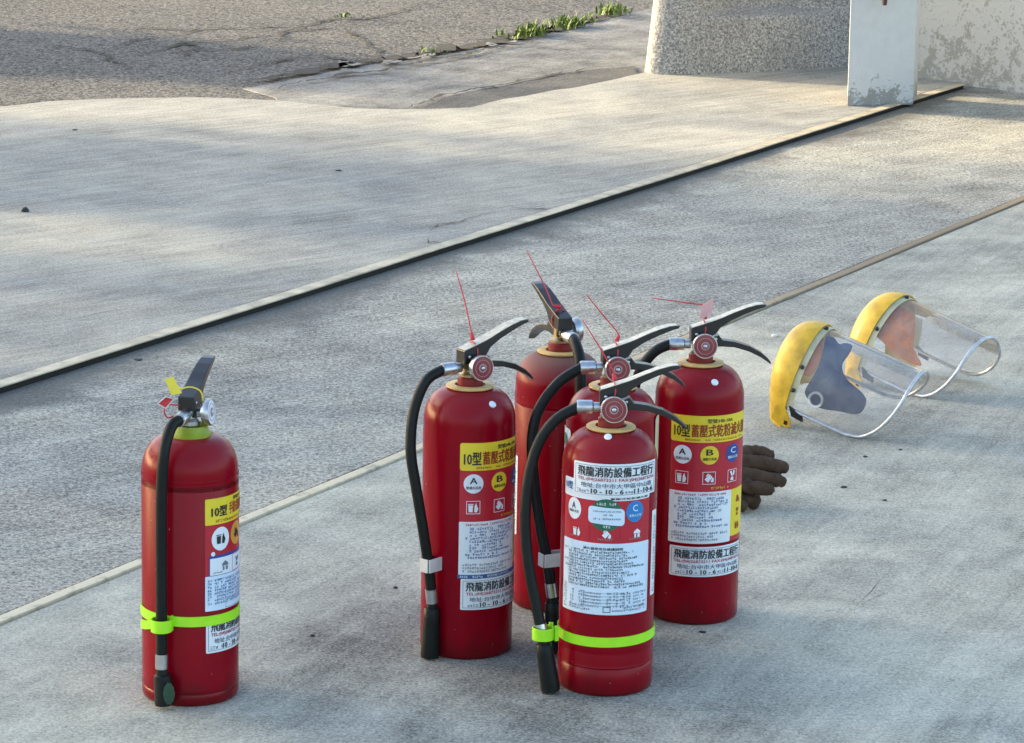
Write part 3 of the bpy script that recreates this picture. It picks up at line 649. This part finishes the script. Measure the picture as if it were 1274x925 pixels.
def extinguisher(label, x, y, rz, zr, hose, nozzle, ferr, kind='plain', paint='red_paint', seam=None, tail=None, ring='tan_plastic', lean=0, clip=None, strap=None, dot=None, k_hose=1, hose_mat='rubber', sheen=True):
    t = thing('fire_extinguisher', label, 'fire extinguisher', (x, y, 0), rz, 'red fire extinguishers standing on the concrete')
    rd = random.Random(int(x*1000))
    # body: foot rim, cylinder with weld beads, domed shoulder
    zs = zr-.056; pr = [(.058, .004), (RB-.006, 0), (RB-.0015, .003), (RB, .008)]
    beads = {'plain': [], 'front': [(.047, .0016), (.073, .0007)], 'lone': [(.022, .0013), (zr-.063, .0014)], 'old': [(zr-.085, .0012)]}[kind]
    for zb, hb in sorted(beads):
        pr += [(RB, zb-.005), (RB-hb*.9, zb-.0025), (RB+hb*.5, zb), (RB, zb+.004)]
    pr += [(RB, zs-.02), (RB-.0006, zs-.006)]
    for i in range(0, 15):
        a = R(84)*i/14; pr.append((.030+(RB-.0306)*cos(a)**.92, zs+.053*sin(a)))
    pr.append((.026, zs+.0535)); pr.append((.012, zs+.0536))
    pr = sorted(pr[:4], key=lambda q: q[1]*0)+pr[4:]
    G().lathe(pr, 64).build('body', paint, t, smooth=True, angle=R(50))
    # collar and valve
    if ring == 'lime_collar':
        G().lathe([(.029, zr-.004), (.033, zr-.004), (.0325, zr+.001), (.029, zr+.004), (.027, zr+.013), (.022, zr+.013), (.022, zr)], 32).build('collar', 'lime_collar', t, smooth=True, angle=R(40))
    else:
        G().lathe([(.0245, zr-.001), (.0365, zr-.0025), (.0385, zr-.001), (.0385, zr+.0012), (.0365, zr+.0025), (.0245, zr+.0025), (.0245, zr-.001)], 40, cap=False).build('collar', ring, t, smooth=True, angle=R(40))
        G().lathe([(.0205, zr-.004), (.0205, zr+.014), (.018, zr+.016)], 28).build('neck_nut', 'red_collar', t, smooth=True, angle=R(40))
    z0 = zr+.014
    vb = G().lathe([(.0175, z0), (.0175, z0+.006), (.012, z0+.010), (.011, z0+.03), (.0105, z0+.046)], 24)
    vb.box(-.016, .014, -.0085, .0085, z0+.016, z0+.044)
    vb.build('valve', 'steel' if kind == 'lone' else 'brass', t, smooth=True, angle=R(35))
    # gauge on the local -y side
    ga = Matrix.Translation((.002, -.012, zr+.032)) @ Matrix.Rotation(R(90-6), 4, 'X')
    f = lambda v: ga @ v
    gg = thing  # (kept as one part with its dial as sub-parts)
    lone = kind == 'lone'
    gb = G().lathe([(.007, 0), (.007, .009), (.0190, .010), (.0208, .013), (.0208, .021), (.0202, .0225), (.0193, .0225), (.0190, .0215), (.001, .0214)], 36, fn=f).build('pressure_gauge', 'steel', t, smooth=True, angle=R(35))
    G().lathe([(.0189, .0215), (.0189, .0220), (.010, .0224), (.001, .0224)], 32, fn=f).build('dial', 'paper' if lone else 'gauge_red', gb, smooth=True, angle=R(30))
    G().lathe([(.0138, .0222), (.0138, .0227), (.0130, .0227), (.0130, .0222)], 32, fn=f, cap=False).build('dial_ring', 'gauge_pale', gb, smooth=True)
    G().lathe([(.0072, .0223), (.0072, .0229), (.0046, .0229), (.0046, .0223)], 24, fn=f, cap=False).build('dial_ring', 'gauge_pale', gb, smooth=True)
    G().lathe([(.0034, .0223), (.0034, .0240), (.0022, .0246), (.0005, .0247)], 20, fn=f).build('dial_hub', 'steel', gb, smooth=True)
    # operating lever: folded sheet steel
    zl = zr+.062
    LX = lambda x: x if x < .03 else .03+(x-.03)*.91
    lv = G().bar([(LX(a_), b_, c_, d_) for a_, b_, c_, d_ in [(-.019, zl-.002, zl-.024, .0130), (.0, zl+.004, zl-.021, .0130), (.022, zl+.0115, zl-.012, .0130), (.030, zl+.0145, zl+.000, .0130), (.050, zl+.0225, zl+.0115, .0125), (.075, zl+.0315, zl+.0220, .0118), (.095, zl+.0365, zl+.0292, .0108), (.110, zl+.0375, zl+.0330, .0092), (.1135, zl+.0370, zl+.0348, .0068)]])
    lever = lv.build('lever', 'black_paint', t, bevel=.0012)
    if sheen:                               # pale strip paints the sky's reflection onto the lever top
        tp = [(-.0175, -.0014, .0118), (.0, .0041, .0118), (.022, .0116, .0118), (.030, .0146, .0116), (.050, .0226, .0112), (.075, .0316, .0105), (.095, .0366, .0095), (.108, .0376, .0078)]; vs = []
        for x_, z_, h_ in [(LX(a_), b_, c_) for a_, b_, c_ in tp]: vs += [(x_, -h_, zl+z_+.0002), (x_, h_, zl+z_+.0002), (x_, h_, zl+z_+.0009), (x_, -h_, zl+z_+.0009)]
        obj('sheen_strip', vs, [(j*4+i, j*4+(i+1) % 4, j*4+4+(i+1) % 4, j*4+4+i) for j in range(len(tp)-1) for i in range(4)]+[(0, 1, 2, 3), tuple(range(len(tp)*4-4, len(tp)*4))], 'painted_sheen', lever)
    hd = G().bar([(-.010, zl-.0245, zl-.036, .0105), (.010, zl-.0225, zl-.036, .0105), (.028, zl-.014, zl-.0335, .0105), (.034, zl-.0225, zl-.0335, .0105), (.055, zl-.0255, zl-.0350, .010), (.080, zl-.033, zl-.0425, .0095), (.100, zl-.044, zl-.0525, .0085), (.112, zl-.0545, zl-.061, .0075), (.117, zl-.0605, zl-.065, .006)])
    hd.build('carry_handle', 'black_paint', t, bevel=.0012)
    for px_, pz_ in ((-.010, zl-.012), (.022, zl-.020)):
        G().lathe([(.0026, 0), (.0026, .0015), (.0012, .0024)], 12, fn=lambda v: Matrix.Translation((px_, -.0128, pz_)) @ Matrix.Rotation(R(90), 4, 'X') @ v).build('rivet', 'steel', t, smooth=True)
    # hose with end ferrules and nozzle
    zp = zr+.031
    G().lathe([(.0075, -.018), (.0075, -.028), (.0105, -.030), (.0108, -.052), (.0098, -.054)], 20, fn=lambda v: Vector((v.z, v.x, v.y+zp))).build('hose_ferrule', 'steel', t, smooth=True, angle=R(35))
    pts = [(-.050, 0, zp)]+hose
    h = G().tube(pts, .0087*k_hose, 14, 7).build('hose', hose_mat, t, smooth=True)
    d0 = (Vector(hose[-1])-Vector(hose[-2])).normalized(); e = Vector(hose[-1])
    G().tube([e-d0*.003, e+d0*.020], .0098*k_hose, 16, 2).build('hose_ferrule', 'steel', t, smooth=True, angle=R(40))
    nz = Vector(nozzle); s0 = e+d0*.019; ax = (nz-s0).normalized()
    G().tube([s0, s0+ax*.010, s0+ax*.012, s0+(nz-s0)*.5, nz-ax*.004, nz], [.0085, .0092, .0128, .0140, .0152, .0142], 18, 2).build('nozzle', 'rubber', t, smooth=True, angle=R(40))
    # seal: a loop round the lever with its tag and tail
    c_, s_ = cos(-rz), sin(-rz)
    if tail:
        sg = G(); a = .0143
        loop = [(.004+.001*sin(q*3), a*cos(q), zl-.010+(.019)*sin(q)) for q in [2*pi*i/16 for i in range(17)]]
        sg.tube(loop, .0011, 6, 2)
        top = Vector((.004, 0, zl+.012)); T = [top+Vector((c_*dx-s_*dy, s_*dx+c_*dy, dz)) for dx, dy, dz in tail]
        sg.tube([top]+T, [.0012]+[.0011]*(len(T)-1)+[.0007], 6, 4)
        if len(T) > 1:
            w0 = T[0]; sg.tube([top, top*.5+w0*.5, w0], [.0042, .0032, .0014], 6, 2)
        sg.build('safety_seal', 'seal_red', t, smooth=True)
    if dot:
        L = dot; ph, zz = L
        rr = .030+(RB-.0306)*max(0, 1-((zz-zs)/.053)**2)**.46
        n = Vector((sin(R(ph)-rz), -cos(R(ph)-rz), 1.1)).normalized()
        q = Vector((rr*sin(R(ph)-rz), -rr*cos(R(ph)-rz), zz)); mt = Matrix.Translation(q) @ n.to_track_quat('Z', 'Y').to_matrix().to_4x4()
        G().lathe([(.0060, -.001), (.0060, .0012), (.0052, .0018), (.0005, .0019)], 20, fn=lambda v: mt @ v).build('round_sticker', 'paper', t, smooth=True, angle=R(40))
    if clip:
        q = Vector(clip); cl = G()
        ax2 = Vector((q.x, q.y, 0)).normalized(); inn = ax2*(RB-.001)
        M = Matrix.Translation((q.x, q.y, q.z)) @ Matrix.Rotation(math.atan2(q.y, q.x), 4, 'Z')
        g = (Vector((q.x, q.y, 0))-inn).length
        cl.box(-g, .003, .0088, .0118, -.011, .011, lambda v: M @ v); cl.box(-g, .003, -.0118, -.0088, -.011, .011, lambda v: M @ v); cl.box(.0092, .0118, -.0085, .0085, -.011, .011, lambda v: M @ v)
        cl.box(.0005, .0092, .0089, .0117, -.0109, .0109, lambda v: M @ v)
        cl.build('hose_clip', 'white_plastic', t, bevel=.001)
    if strap:
        zc, q = strap; q = Vector(q); n = 64; hw, th = .0078, .0022; g = G(); vs = []
        for i in range(n):
            a = 2*pi*i/n
            for r_, z_ in ((RB+.0006, -hw), (RB+th, -hw), (RB+th, hw), (RB+.0006, hw)): vs.append((r_*cos(a), r_*sin(a), zc+z_+.002*sin(a+1)))
        g.add(vs, [(i*4+j, i*4+(j+1) % 4, ((i+1) % n)*4+(j+1) % 4, ((i+1) % n)*4+j) for i in range(n) for j in range(4)])
        sb = g.build('strap', 'neon_strap', t, smooth=True, angle=R(40))
        g = G(); m2 = 28; vs = []
        for i in range(m2):
            a = 2*pi*i/m2
            for r_, z_ in ((.0150, -.0095), (.0172, -.0095), (.0172, .0095), (.0150, .0095)): vs.append((q.x+r_*cos(a), q.y+r_*sin(a)*.95, q.z+z_))
        g.add(vs, [(i*4+j, i*4+(j+1) % 4, ((i+1) % m2)*4+(j+1) % 4, ((i+1) % m2)*4+j) for i in range(m2) for j in range(4)])
        g.build('strap_loop', 'neon_strap', sb, smooth=True, angle=R(40))
        an = math.atan2(q.y, q.x); M = Matrix.Translation((q.x, q.y, q.z)) @ Matrix.Rotation(an, 4, 'Z')
        G().box(-.0225, -.0155, -.0115, -.0075, -.0125, .0125, lambda v: M @ v).box(-.0225, -.0155, .0075, .0115, -.0125, .0125, lambda v: M @ v).build('strap_buckle', 'neon_strap', sb, bevel=.001)
    return t

HOSE_F = [(-.086, -.004, .427), (-.113, -.010, .389), (-.128, -.018, .330), (-.131, -.026, .262), (-.124, -.034, .197), (-.114, -.040, .148), (-.105, -.046, .107)]
tF = extinguisher('frontmost red extinguisher with green round sticker, white dealer sticker and neon green strap', .1552, 5.1519, R(2), .4165,
    HOSE_F, (-.087, -.052, .004), None, 'front', strap=(.091, (-.101, -.048, .096)), tail=[(-.002, .0, .012), (-.022, .01, .045), (-.052, .02, .090)], dot=(-7, .4105))
label_front(tF, R(2))
def HM(k): return [(a*k, b, z) for a, b, z in HOSE_F]
tM = extinguisher('red extinguisher with green tinted hose, standing at the left end of the group', -.0667, 5.3292, R(33), .437,
    [(-.080, .004, .452), (-.102, .004, .405), (-.112, -.004, .345), (-.107, -.014, .284), (-.098, -.022, .216), (-.0885, -.026, .150), (-.0845, -.027, .114)], (-.0845, -.026, .004), None,
    'plain', tail=[(-.003, 0, .014), (-.014, .01, .06), (-.029, .02, .108)], dot=(36, .418), clip=(-.0895, -.026, .158), hose_mat='rubber')
label_powder(tM, R(33), -10, blue=True)
tR = extinguisher('rightmost red extinguisher with red and white tag on its lever and yellow label facing front', .3134, 5.5449, R(5), .4345,
    [(-.078, 0, .452), (-.101, .004, .418), (-.112, .006, .365), (-.114, .006, .300), (-.106, .004, .21), (-.100, 0, .12)], (-.096, -.004, .010), None,
    'plain', tail=[(.006, 0, .020), (-.03, 0, .026), (-.088, .005, .032)], dot=(19, .414))
label_powder(tR, R(5), -40)
zl = .4345+.062
tg = G().add([(-.006, -.004, zl+.010), (.014, -.004, zl+.020), (.018, -.002, zl+.048), (-.002, -.002, zl+.034), (-.006, -.0052, zl+.010), (.014, -.0052, zl+.020), (.018, -.0032, zl+.048), (-.002, -.0032, zl+.034)], [(0, 1, 2, 3), (7, 6, 5, 4), (0, 4, 5, 1), (1, 5, 6, 2), (2, 6, 7, 3), (3, 7, 4, 0)])
MATS['tag_pink'] = simple('tag_pink', (.78, .42, .40), .5, 0, 0, .2, 60)
tg.build('paper_tag', 'tag_pink', tR)
tD = extinguisher('red extinguisher directly behind the frontmost one, mostly hidden, with white hose clip', .1621, 5.3438, R(8), .437,
    [(-.087, -.004, .446), (-.118, -.010, .407), (-.131, -.016, .362), (-.129, -.022, .300), (-.117, -.028, .214), (-.105, -.034, .157), (-.099, -.036, .118)], (-.090, -.036, .006), None,
    'plain', tail=[(.004, 0, .010), (-.022, .008, .040), (-.050, .015, .072)], dot=(20, .418), clip=(-.106, -.034, .160))
L = Lab(R(8), tD); a = L.sheet('side_label', -92, -62, .318, .372, 'paper', .0008, .006); L.disc('printed_dot', -78, .352, .011, 'print_green', .0014, a)
a = L.sheet('side_label', 66, 84, .318, .395, 'shield_band', .0012, .008)
a = L.sheet('side_label', 74, 100, .20, .385, 'paper', .0007, .004)
tB = extinguisher('dusty red extinguisher at the back of the group with lever pointing away to the left', .0801, 5.6009, R(114), .437,
    [(-.070, .004, .462), (-.092, .006, .440), (-.101, .008, .395), (-.100, .006, .32), (-.098, 0, .22), (-.095, 0, .12)], (-.090, 0, .010), None,
    'old', 'dusty_red_paint', tail=[(-.012, -.004, .004), (-.024, .005, .03), (-.058, .02, .092)], ring='tan_plastic', k_hose=1.1, sheen=False)
L = Lab(R(114), tB); a = L.sheet('side_label', -96, -64, .125, .262, 'paper', .0008, .003); L.marks([(-90, -68, .13+.006*i, .004) for i in range(21)], 'ink_grey', parent=a, seed=90)
tL = extinguisher('lone red extinguisher at far left with hose down its front, neon strap and yellow tag', -.4897, 5.0636, R(78), .4155,
    [(-.066, .008, .440), (-.083, .014, .405), (-.0875, .017, .345), (-.0875, .018, .25), (-.0875, .018, .15), (-.088, .018, .085)], (-.0895, .013, .008), None,
    'lone', ring='lime_collar', sheen=False, strap=(.139, (-.088, .018, .134)))
label_lone(tL, R(78))
# the lone one's extra pieces: yellow and red tags, knotted strap tail, safety pin ring
zl = .4155+.062; rot = Matrix.Rotation(-R(78), 4, 'Z')
def W(x, y, z): return rot @ Vector((x, y, z))
def plate(P, th=.0012):
    P = [Vector(p) for p in P]; n = (P[1]-P[0]).cross(P[2]-P[0]).normalized()*th; k = len(P)
    return P+[p+n for p in P], [tuple(range(k)), tuple(range(2*k-1, k-1, -1))]+[(i, (i+1) % k, k+(i+1) % k, k+i) for i in range(k)]
obj('yellow_tag', *plate([W(-.026, -.018, zl+.000), W(-.010, -.018, zl+.004), W(-.024, -.012, zl+.028), W(-.037, -.012, zl+.024)]), 'seal_yellow', tL)
obj('red_tag', *plate([W(-.046, -.026, zl-.011), W(-.034, -.026, zl+.000), W(-.022, -.024, zl-.004), W(-.034, -.026, zl-.018)]), 'seal_red', tL)
G().tube([W(-.046, -.0275, zl-.011), W(-.034, -.0275, zl+.000), W(-.022, -.0255, zl-.004), W(-.034, -.0275, zl-.018), W(-.046, -.0275, zl-.011)], .0009, 6, 1).build('tag_border', 'white_plastic', tL)
G().tube([W(-.024, -.012, zl+.004), W(-.012, -.016, zl+.010), W(.004, -.016, zl+.013), W(.018, -.014, zl+.006), W(.021, -.012, zl-.010)], .0013, 6, 5).build('yellow_tie', 'seal_yellow', tL, smooth=True)
G().tube([W(-.014, -.016, zl-.016), W(-.030, -.022, zl-.014), W(-.037, -.022, zl-.024), W(-.031, -.022, zl-.034), W(-.020, -.018, zl-.030)], .0012, 6, 6).build('pin_ring', 'seal_red', tL, smooth=True)
rp = [W(.0745*sin(R(a))*1.03, -.0745*cos(R(a))*1.03, z) for a, z in ((-22, .134), (-38, .128), (-55, .122), (-68, .119))]
g = G(); vs = []
for p in rp: vs += [p+Vector((0, 0, -.007)), p+Vector((0, 0, .007)), p*1.03+Vector((0, 0, .007-.0036)), p*1.03+Vector((0, 0, -.0106))]
g.add(vs, [(i*4+j, i*4+(j+1) % 4, i*4+4+(j+1) % 4, i*4+4+j) for i in range(3) for j in range(4)]+[(0, 1, 2, 3), (12, 13, 14, 15)]).build('strap_tail', 'neon_strap', tL, smooth=True, angle=R(40))
# the painted green smear on the lone one's nozzle
obj('green_smear', *plate([W(-.023+.009*cos(2*pi*i/10), -.1015-.0*i, .031+.018*sin(2*pi*i/10)) for i in range(10)], .0006), 'green_rubber', tL)

# ------------------------------------------------------------------ face shields
def face_shield(label, x, y, z, yaw, tilt, roll, b, h, Ln, rc, s1, reflections, streak):
    t = thing('face_shield', label, 'face shield', (x, y, z), 0, 'yellow face shields lying on the concrete')
    Mx = Matrix.Rotation(yaw, 4, 'Z') @ Matrix.Rotation(tilt, 4, 'Y') @ Matrix.Rotation(roll, 4, 'X')
    TH = R(92)
    def S(u, s, k=1., e=0.): a = s*TH; return Mx @ Vector((u, (b*k+e)*sin(a), (h*k+e)*cos(a)))
    def ulim(s): q = min(1, max(0, (abs(s)-s1)/(1-s1))); return Ln-rc*(1-math.sqrt(max(0, 1-q*q)))
    ns, nu = 60, 22; vs = []; fs = []
    ss = [-1+2*i/ns for i in range(ns+1)]
    for s in ss:
        for j in range(nu+1): vs.append(S(ulim(s)*j/nu, s))
    fs = [(i*(nu+1)+j, (i+1)*(nu+1)+j, (i+1)*(nu+1)+j+1, i*(nu+1)+j+1) for i in range(ns) for j in range(nu)]
    v = obj('visor', vs, fs, 'visor', t, smooth=True)
    rim = [S(u, -1) for u in [ulim(1)*i/8 for i in range(8)]]+[S(ulim(s), s) for s in ss]+[S(u, 1) for u in [ulim(1)*(1-i/8) for i in range(1, 9)]]
    G().tube(rim, .0038, 10, 1).build('visor_trim', 'visor_trim', t, smooth=True)
    # inner band of the visor where it meets the crown, with its studs
    vs = []
    for s in ss: vs += [S(-.002, s, 1, .0012), S(.017, s, 1, .0012), S(.017, s, 1, .0026), S(-.002, s, 1, .0026)]
    bd = obj('visor_band', vs, [(i*4+j, i*4+(j+1) % 4, i*4+4+(j+1) % 4, i*4+4+j) for i in range(ns) for j in range(4)]+[(0, 1, 2, 3), (ns*4, ns*4+1, ns*4+2, ns*4+3)], 'shield_band', t, smooth=True, angle=R(40))
    for s in (-.80, -.56, .05, .56, .8):
        c = S(.010, s, 1, .003); n = (S(.010, s, 1, .02)-c).normalized(); mt = Matrix.Translation(c) @ n.to_track_quat('Z', 'Y').to_matrix().to_4x4()
        G().lathe([(.0045, -.001), (.0045, .004), (.003, .006)], 12, fn=lambda v: mt @ v).build('stud', 'black_paint', bd, smooth=True)
    if streak:
        mt = Matrix.Translation(S(.060, -.80, .93)) @ (S(.06, -.8, 1.2)-S(.06, -.8, .9)).normalized().to_track_quat('Z', 'Y').to_matrix().to_4x4()
        G().lathe([(.012, 0), (.017, 0), (.017, .006), (.012, .006), (.012, 0)], 24, fn=lambda v: mt @ v, cap=False).build('ratchet_knob', 'white_plastic', t, smooth=True, angle=R(40))
    # yellow brow guard: a shell that curls over backwards
    vs = []; na = 10; se = [-1.24+2.48*i/ns for i in range(ns+1)]
    for L in (0, 1):
        for s in se:
            for j in range(na+1):
                al = R(88)*j/na; k = 1.04-.36*(1-cos(al)); u = .004-.066*sin(al)*(1-.22*abs(s)**3)
                sc = min(1, abs(s)); p = S(u, max(-1, min(1, s)), k*(1-.012*L), .002-.0015*L)
                ex_ = max(0, abs(s)-1)*TH*h; p = p+(Mx @ Vector((0, 0, -ex_*.9))) if ex_ else p
                vs.append(p)
    q = (ns+1)*(na+1); fs = []
    for L in (0, 1): fs += [(L*q+i*(na+1)+j, L*q+(i+1)*(na+1)+j, L*q+(i+1)*(na+1)+j+1, L*q+i*(na+1)+j+1) for i in range(ns) for j in range(na)]
    for j in (0, na): fs += [(i*(na+1)+j, (i+1)*(na+1)+j, q+(i+1)*(na+1)+j, q+i*(na+1)+j) for i in range(ns)]
    for i in (0, ns): fs += [(i*(na+1)+j, i*(na+1)+j+1, q+i*(na+1)+j+1, q+i*(na+1)+j) for j in range(na)]
    cr = obj('brow_guard', vs, fs, 'shield_yellow', t, smooth=True, angle=R(60))
    for sg in (-1, 1):
        # side tab with its square hole
        def Tq(u, v, o): return Mx @ Vector((u, sg*(b*1.045+o), v))
        out = [(-.018, -.010), (.006, -.004), (.020, -.024), (.026, -.034), (.025, -.041), (.020, -.046), (.012, -.0475), (.0, -.046), (-.020, -.042)]
        k = len(out); tb = [Tq(u, v, 0) for u, v in out]+[Tq(u, v, .003) for u, v in out]
        to = obj('side_tab', tb, [tuple(range(k)), tuple(range(2*k-1, k-1, -1))]+[(i, (i+1) % k, k+(i+1) % k, k+i) for i in range(k)], 'shield_yellow', t, bevel=.0008)
        hs = [Tq(u, v, .0034) for u, v in ((.010, -.041), (.018, -.041), (.018, -.031), (.010, -.031))]
        obj('tab_hole', hs, [(0, 1, 2, 3)], 'black_paint', to)
        hk = [Tq(u, v, o) for o in (-.004, .0025) for u, v in ((.012, .004), (.045, -.010), (.048, -.018), (.022, -.016))]
        obj('pivot_arm', hk, [(0, 1, 2, 3), (7, 6, 5, 4)]+[(i, (i+1) % 4, 4+(i+1) % 4, 4+i) for i in range(4)], 'black_paint', t)
    # coloured sheets inside the visor stand in for people reflected in it
    for nm, mt, kk, poly in reflections:
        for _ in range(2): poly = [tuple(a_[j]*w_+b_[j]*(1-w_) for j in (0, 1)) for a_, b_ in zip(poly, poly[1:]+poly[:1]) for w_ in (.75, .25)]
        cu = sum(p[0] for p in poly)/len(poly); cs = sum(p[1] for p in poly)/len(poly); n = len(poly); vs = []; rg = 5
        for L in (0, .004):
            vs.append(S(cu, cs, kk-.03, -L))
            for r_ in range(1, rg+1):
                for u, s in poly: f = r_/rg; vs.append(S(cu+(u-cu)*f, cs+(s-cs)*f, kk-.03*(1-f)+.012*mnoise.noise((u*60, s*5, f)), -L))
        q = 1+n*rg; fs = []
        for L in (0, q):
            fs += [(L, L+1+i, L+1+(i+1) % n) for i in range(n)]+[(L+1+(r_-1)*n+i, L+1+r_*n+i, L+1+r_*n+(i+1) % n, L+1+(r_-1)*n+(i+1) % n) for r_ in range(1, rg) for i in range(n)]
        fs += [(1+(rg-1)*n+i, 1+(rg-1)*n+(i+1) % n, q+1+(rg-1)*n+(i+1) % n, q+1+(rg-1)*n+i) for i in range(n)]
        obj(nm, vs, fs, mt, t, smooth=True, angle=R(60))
    return t
REFLECT1 = [('reflected_trousers', 'reflection_navy', 0.9, [(0.008, 0.13), (0.024, 0.18), (0.05, -0.02), (0.052, 0.12), (0.066, 0.26), (0.08, -0.08), (0.076, -0.29), (0.094, -0.43), (0.118, -0.48), (0.154, -0.53), (0.162, -0.63), (0.156, -0.77), (0.116, -0.81), (0.082, -0.87), (0.058, -0.88), (0.038, -0.83), (0.028, -0.78), (0.036, -0.59), (0.036, -0.36)]), ('reflected_jacket', 'reflection_orange', 0.9, [(0.012, 0.01), (0.036, -0.36), (0.03, -0.57), (0.024, -0.62), (0.006, -0.6), (0.006, -0.45), (0.006, -0.22)])]
REFLECT2 = [('reflected_jacket', 'reflection_orange', 0.9, [(-0.008, -0.11), (0.012, -0.02), (0.058, -0.13), (0.086, -0.38), (0.096, -0.54), (0.126, -0.63), (0.138, -0.69), (0.12, -0.71), (0.072, -0.72), (0.026, -0.63), (0.006, -0.61), (0.0, -0.4)])]
face_shield('front yellow face shield with clear visor, navy and orange sheets inside imitating a reflection', .6148, 6.9667, .0759, -.4619, .3069, .2562, .0978, .14, .2319, .0916, .3719, REFLECT1, 1)
face_shield('rear yellow face shield with scratched visor and only an orange sheet inside imitating a reflection', .8241, 7.3806, .0518, -.6452, .2682, .0547, .1103, .1411, .2243, .0856, .5299, REFLECT2, 0)

# ------------------------------------------------------------------ work gloves
def glove(label, M, curl, seed):
    """one continuous skin: palm, four bent fingers, thumb and cuff; local +x towards the fingertips, y across the palm"""
    rd = random.Random(seed); V = []; E_ = []; Rr = []
    def add(p, r, prev=None):
        V.append(M @ Vector(p)); Rr.append(r)
        if prev is not None: E_.append((prev, len(V)-1))
        return len(V)-1
    root = add((0, 0, 0), .028)
    wr = add((-.07, 0, .002), .034, root); cf = add((-.13, .004, .004), .042, wr)
    for k, (y0, ln, r) in enumerate(((.050, .070, .0150), (.019, .094, .0170), (-.016, .090, .0170), (-.046, .066, .0150))):
        b = add((.040, y0*.9, .004), r*1.15, root)
        z = 0; x = .040; y = y0; ang = R(4); pv = b
        for j in range(3):
            ang += R(curl*(.6, 1., .7)[j]*(1+.4*rd.uniform(-1, 1))); x += cos(ang)*ln/3; z -= sin(ang)*ln/3; y += rd.uniform(-.003, .003)-y0*.035
            pv = add((x, y, z+.004), r*(1., .96, .80)[j], pv)
    tb = add((-.015, .050, -.008), .018, root); t1 = add((.018, .078, -.016), .016, tb); add((.046, .090, -.020), .0125, t1)
    me = bpy.data.meshes.new('work_glove'); me.from_pydata([tuple(v) for v in V], E_, [])
    o = bpy.data.objects.new('work_glove', me); COL.objects.link(o)
    sk = o.modifiers.new('skin', 'SKIN'); sk.use_smooth_shade = True; sk.branch_smoothing = .4
    for i, r in enumerate(Rr): me.skin_vertices[0].data[i].radius = (r, r*(.62 if i in (0, 1) else 1))
    me.skin_vertices[0].data[0].use_root = True
    sb = o.modifiers.new('sub', 'SUBSURF'); sb.levels = 2; sb.render_levels = 2
    bpy.context.view_layer.update()
    m2 = bpy.data.meshes.new_from_object(o.evaluated_get(bpy.context.evaluated_depsgraph_get()))
    o.modifiers.clear(); o.data = m2; m2.name = 'work_glove'; m2.materials.clear(); m2.materials.append(MATS['glove_leather'])
    for v in m2.vertices: v.co += v.normal*(.0022*mnoise.noise(v.co*60)+.0020*mnoise.noise(v.co*130)-.0022*max(0, 1-abs(((v.co.x*38+mnoise.noise(v.co*30)) % 1)-.5)*5))
    for p in m2.polygons: p.use_smooth = True
    tag(o, label, 'glove', 'brown work gloves lying behind the extinguishers')
    zmin = min((o.matrix_world @ v.co).z for v in m2.vertices)
    return o, zmin
MU = Matrix.Translation((.396, 6.25, .070)) @ Matrix.Rotation(R(1), 4, 'Z') @ Matrix.Rotation(R(32), 4, 'X') @ Matrix.Diagonal((1, 1, .82, 1))
ML = Matrix.Translation((.345, 6.235, .034)) @ Matrix.Rotation(R(2), 4, 'Z') @ Matrix.Rotation(R(14), 4, 'X')
og, zg = glove('upper brown work glove of the pair with thick fingers pointing right', MU, 5, 3)
ol, zz = glove('lower brown work glove flat on the floor under the other one', ML, 9, 8)
ol.location.z -= zz-.001

# ------------------------------------------------------------------ unseen trees and bush added to shade the place
def tree(x, y, h, r, n, label):
    t = thing('tree', label, 'tree', (x, y, -.05), 0, 'unseen greenery added to cast shade')
    g = G().tube([(0, 0, 0), (.05, .03, h*.35), (-.05, .05, h*.6), (0, 0, h*.85)], [.2, .15, .1, .04], 10, 3)
    for i in range(6):
        a = i*1.05; z = h*(.35+.07*i); g.tube([(0, 0, z), (cos(a)*r*.4, sin(a)*r*.4, z+.4), (cos(a)*r*.8, sin(a)*r*.8, z+.7)], [.08, .05, .02], 6, 3)
    g.build('shade_trunk', 'bark', t, smooth=True)
    rd = random.Random(int(x*10+y)); c = G()
    for k in range(26):
        a, bb = rd.uniform(0, 2*pi), rd.uniform(-1, 1); q = rd.uniform(.4, 1)
        cc = Vector((cos(a)*r*q*math.sqrt(1-bb*bb), sin(a)*r*q*math.sqrt(1-bb*bb), h*.66+bb*h*.3*q))
        for i in range(n):
            p = cc+Vector((rd.gauss(0, r*.17), rd.gauss(0, r*.17), rd.gauss(0, r*.14))); u = Vector((rd.gauss(0, 1), rd.gauss(0, 1), rd.gauss(0, 1))).normalized(); v = u.orthogonal().normalized()*.05; u *= .11
            c.add([p-u, p+v, p+u, p-v], [(0, 1, 2, 3)])
    obj.norecalc = True; c.build('crown', 'leaf', t); obj.norecalc = False
tree(-7.5, 5.96, 4.1, 1.85, 120, 'added leafy shade tree left of the extinguishers, nearest to the camera, outside the photograph')
tree(-7.5, 8.82, 4.1, 1.85, 95, 'added leafy shade tree left of the steel rail, outside the photograph')
tree(-7.5, 11.69, 4.0, 1.7, 85, 'added leafy shade tree left of the driveway edge, outside the photograph')
tree(-5.2, 14.34, 1.7, .75, 40, 'added low leafy shade bush on the verge left of the asphalt, outside the photograph')
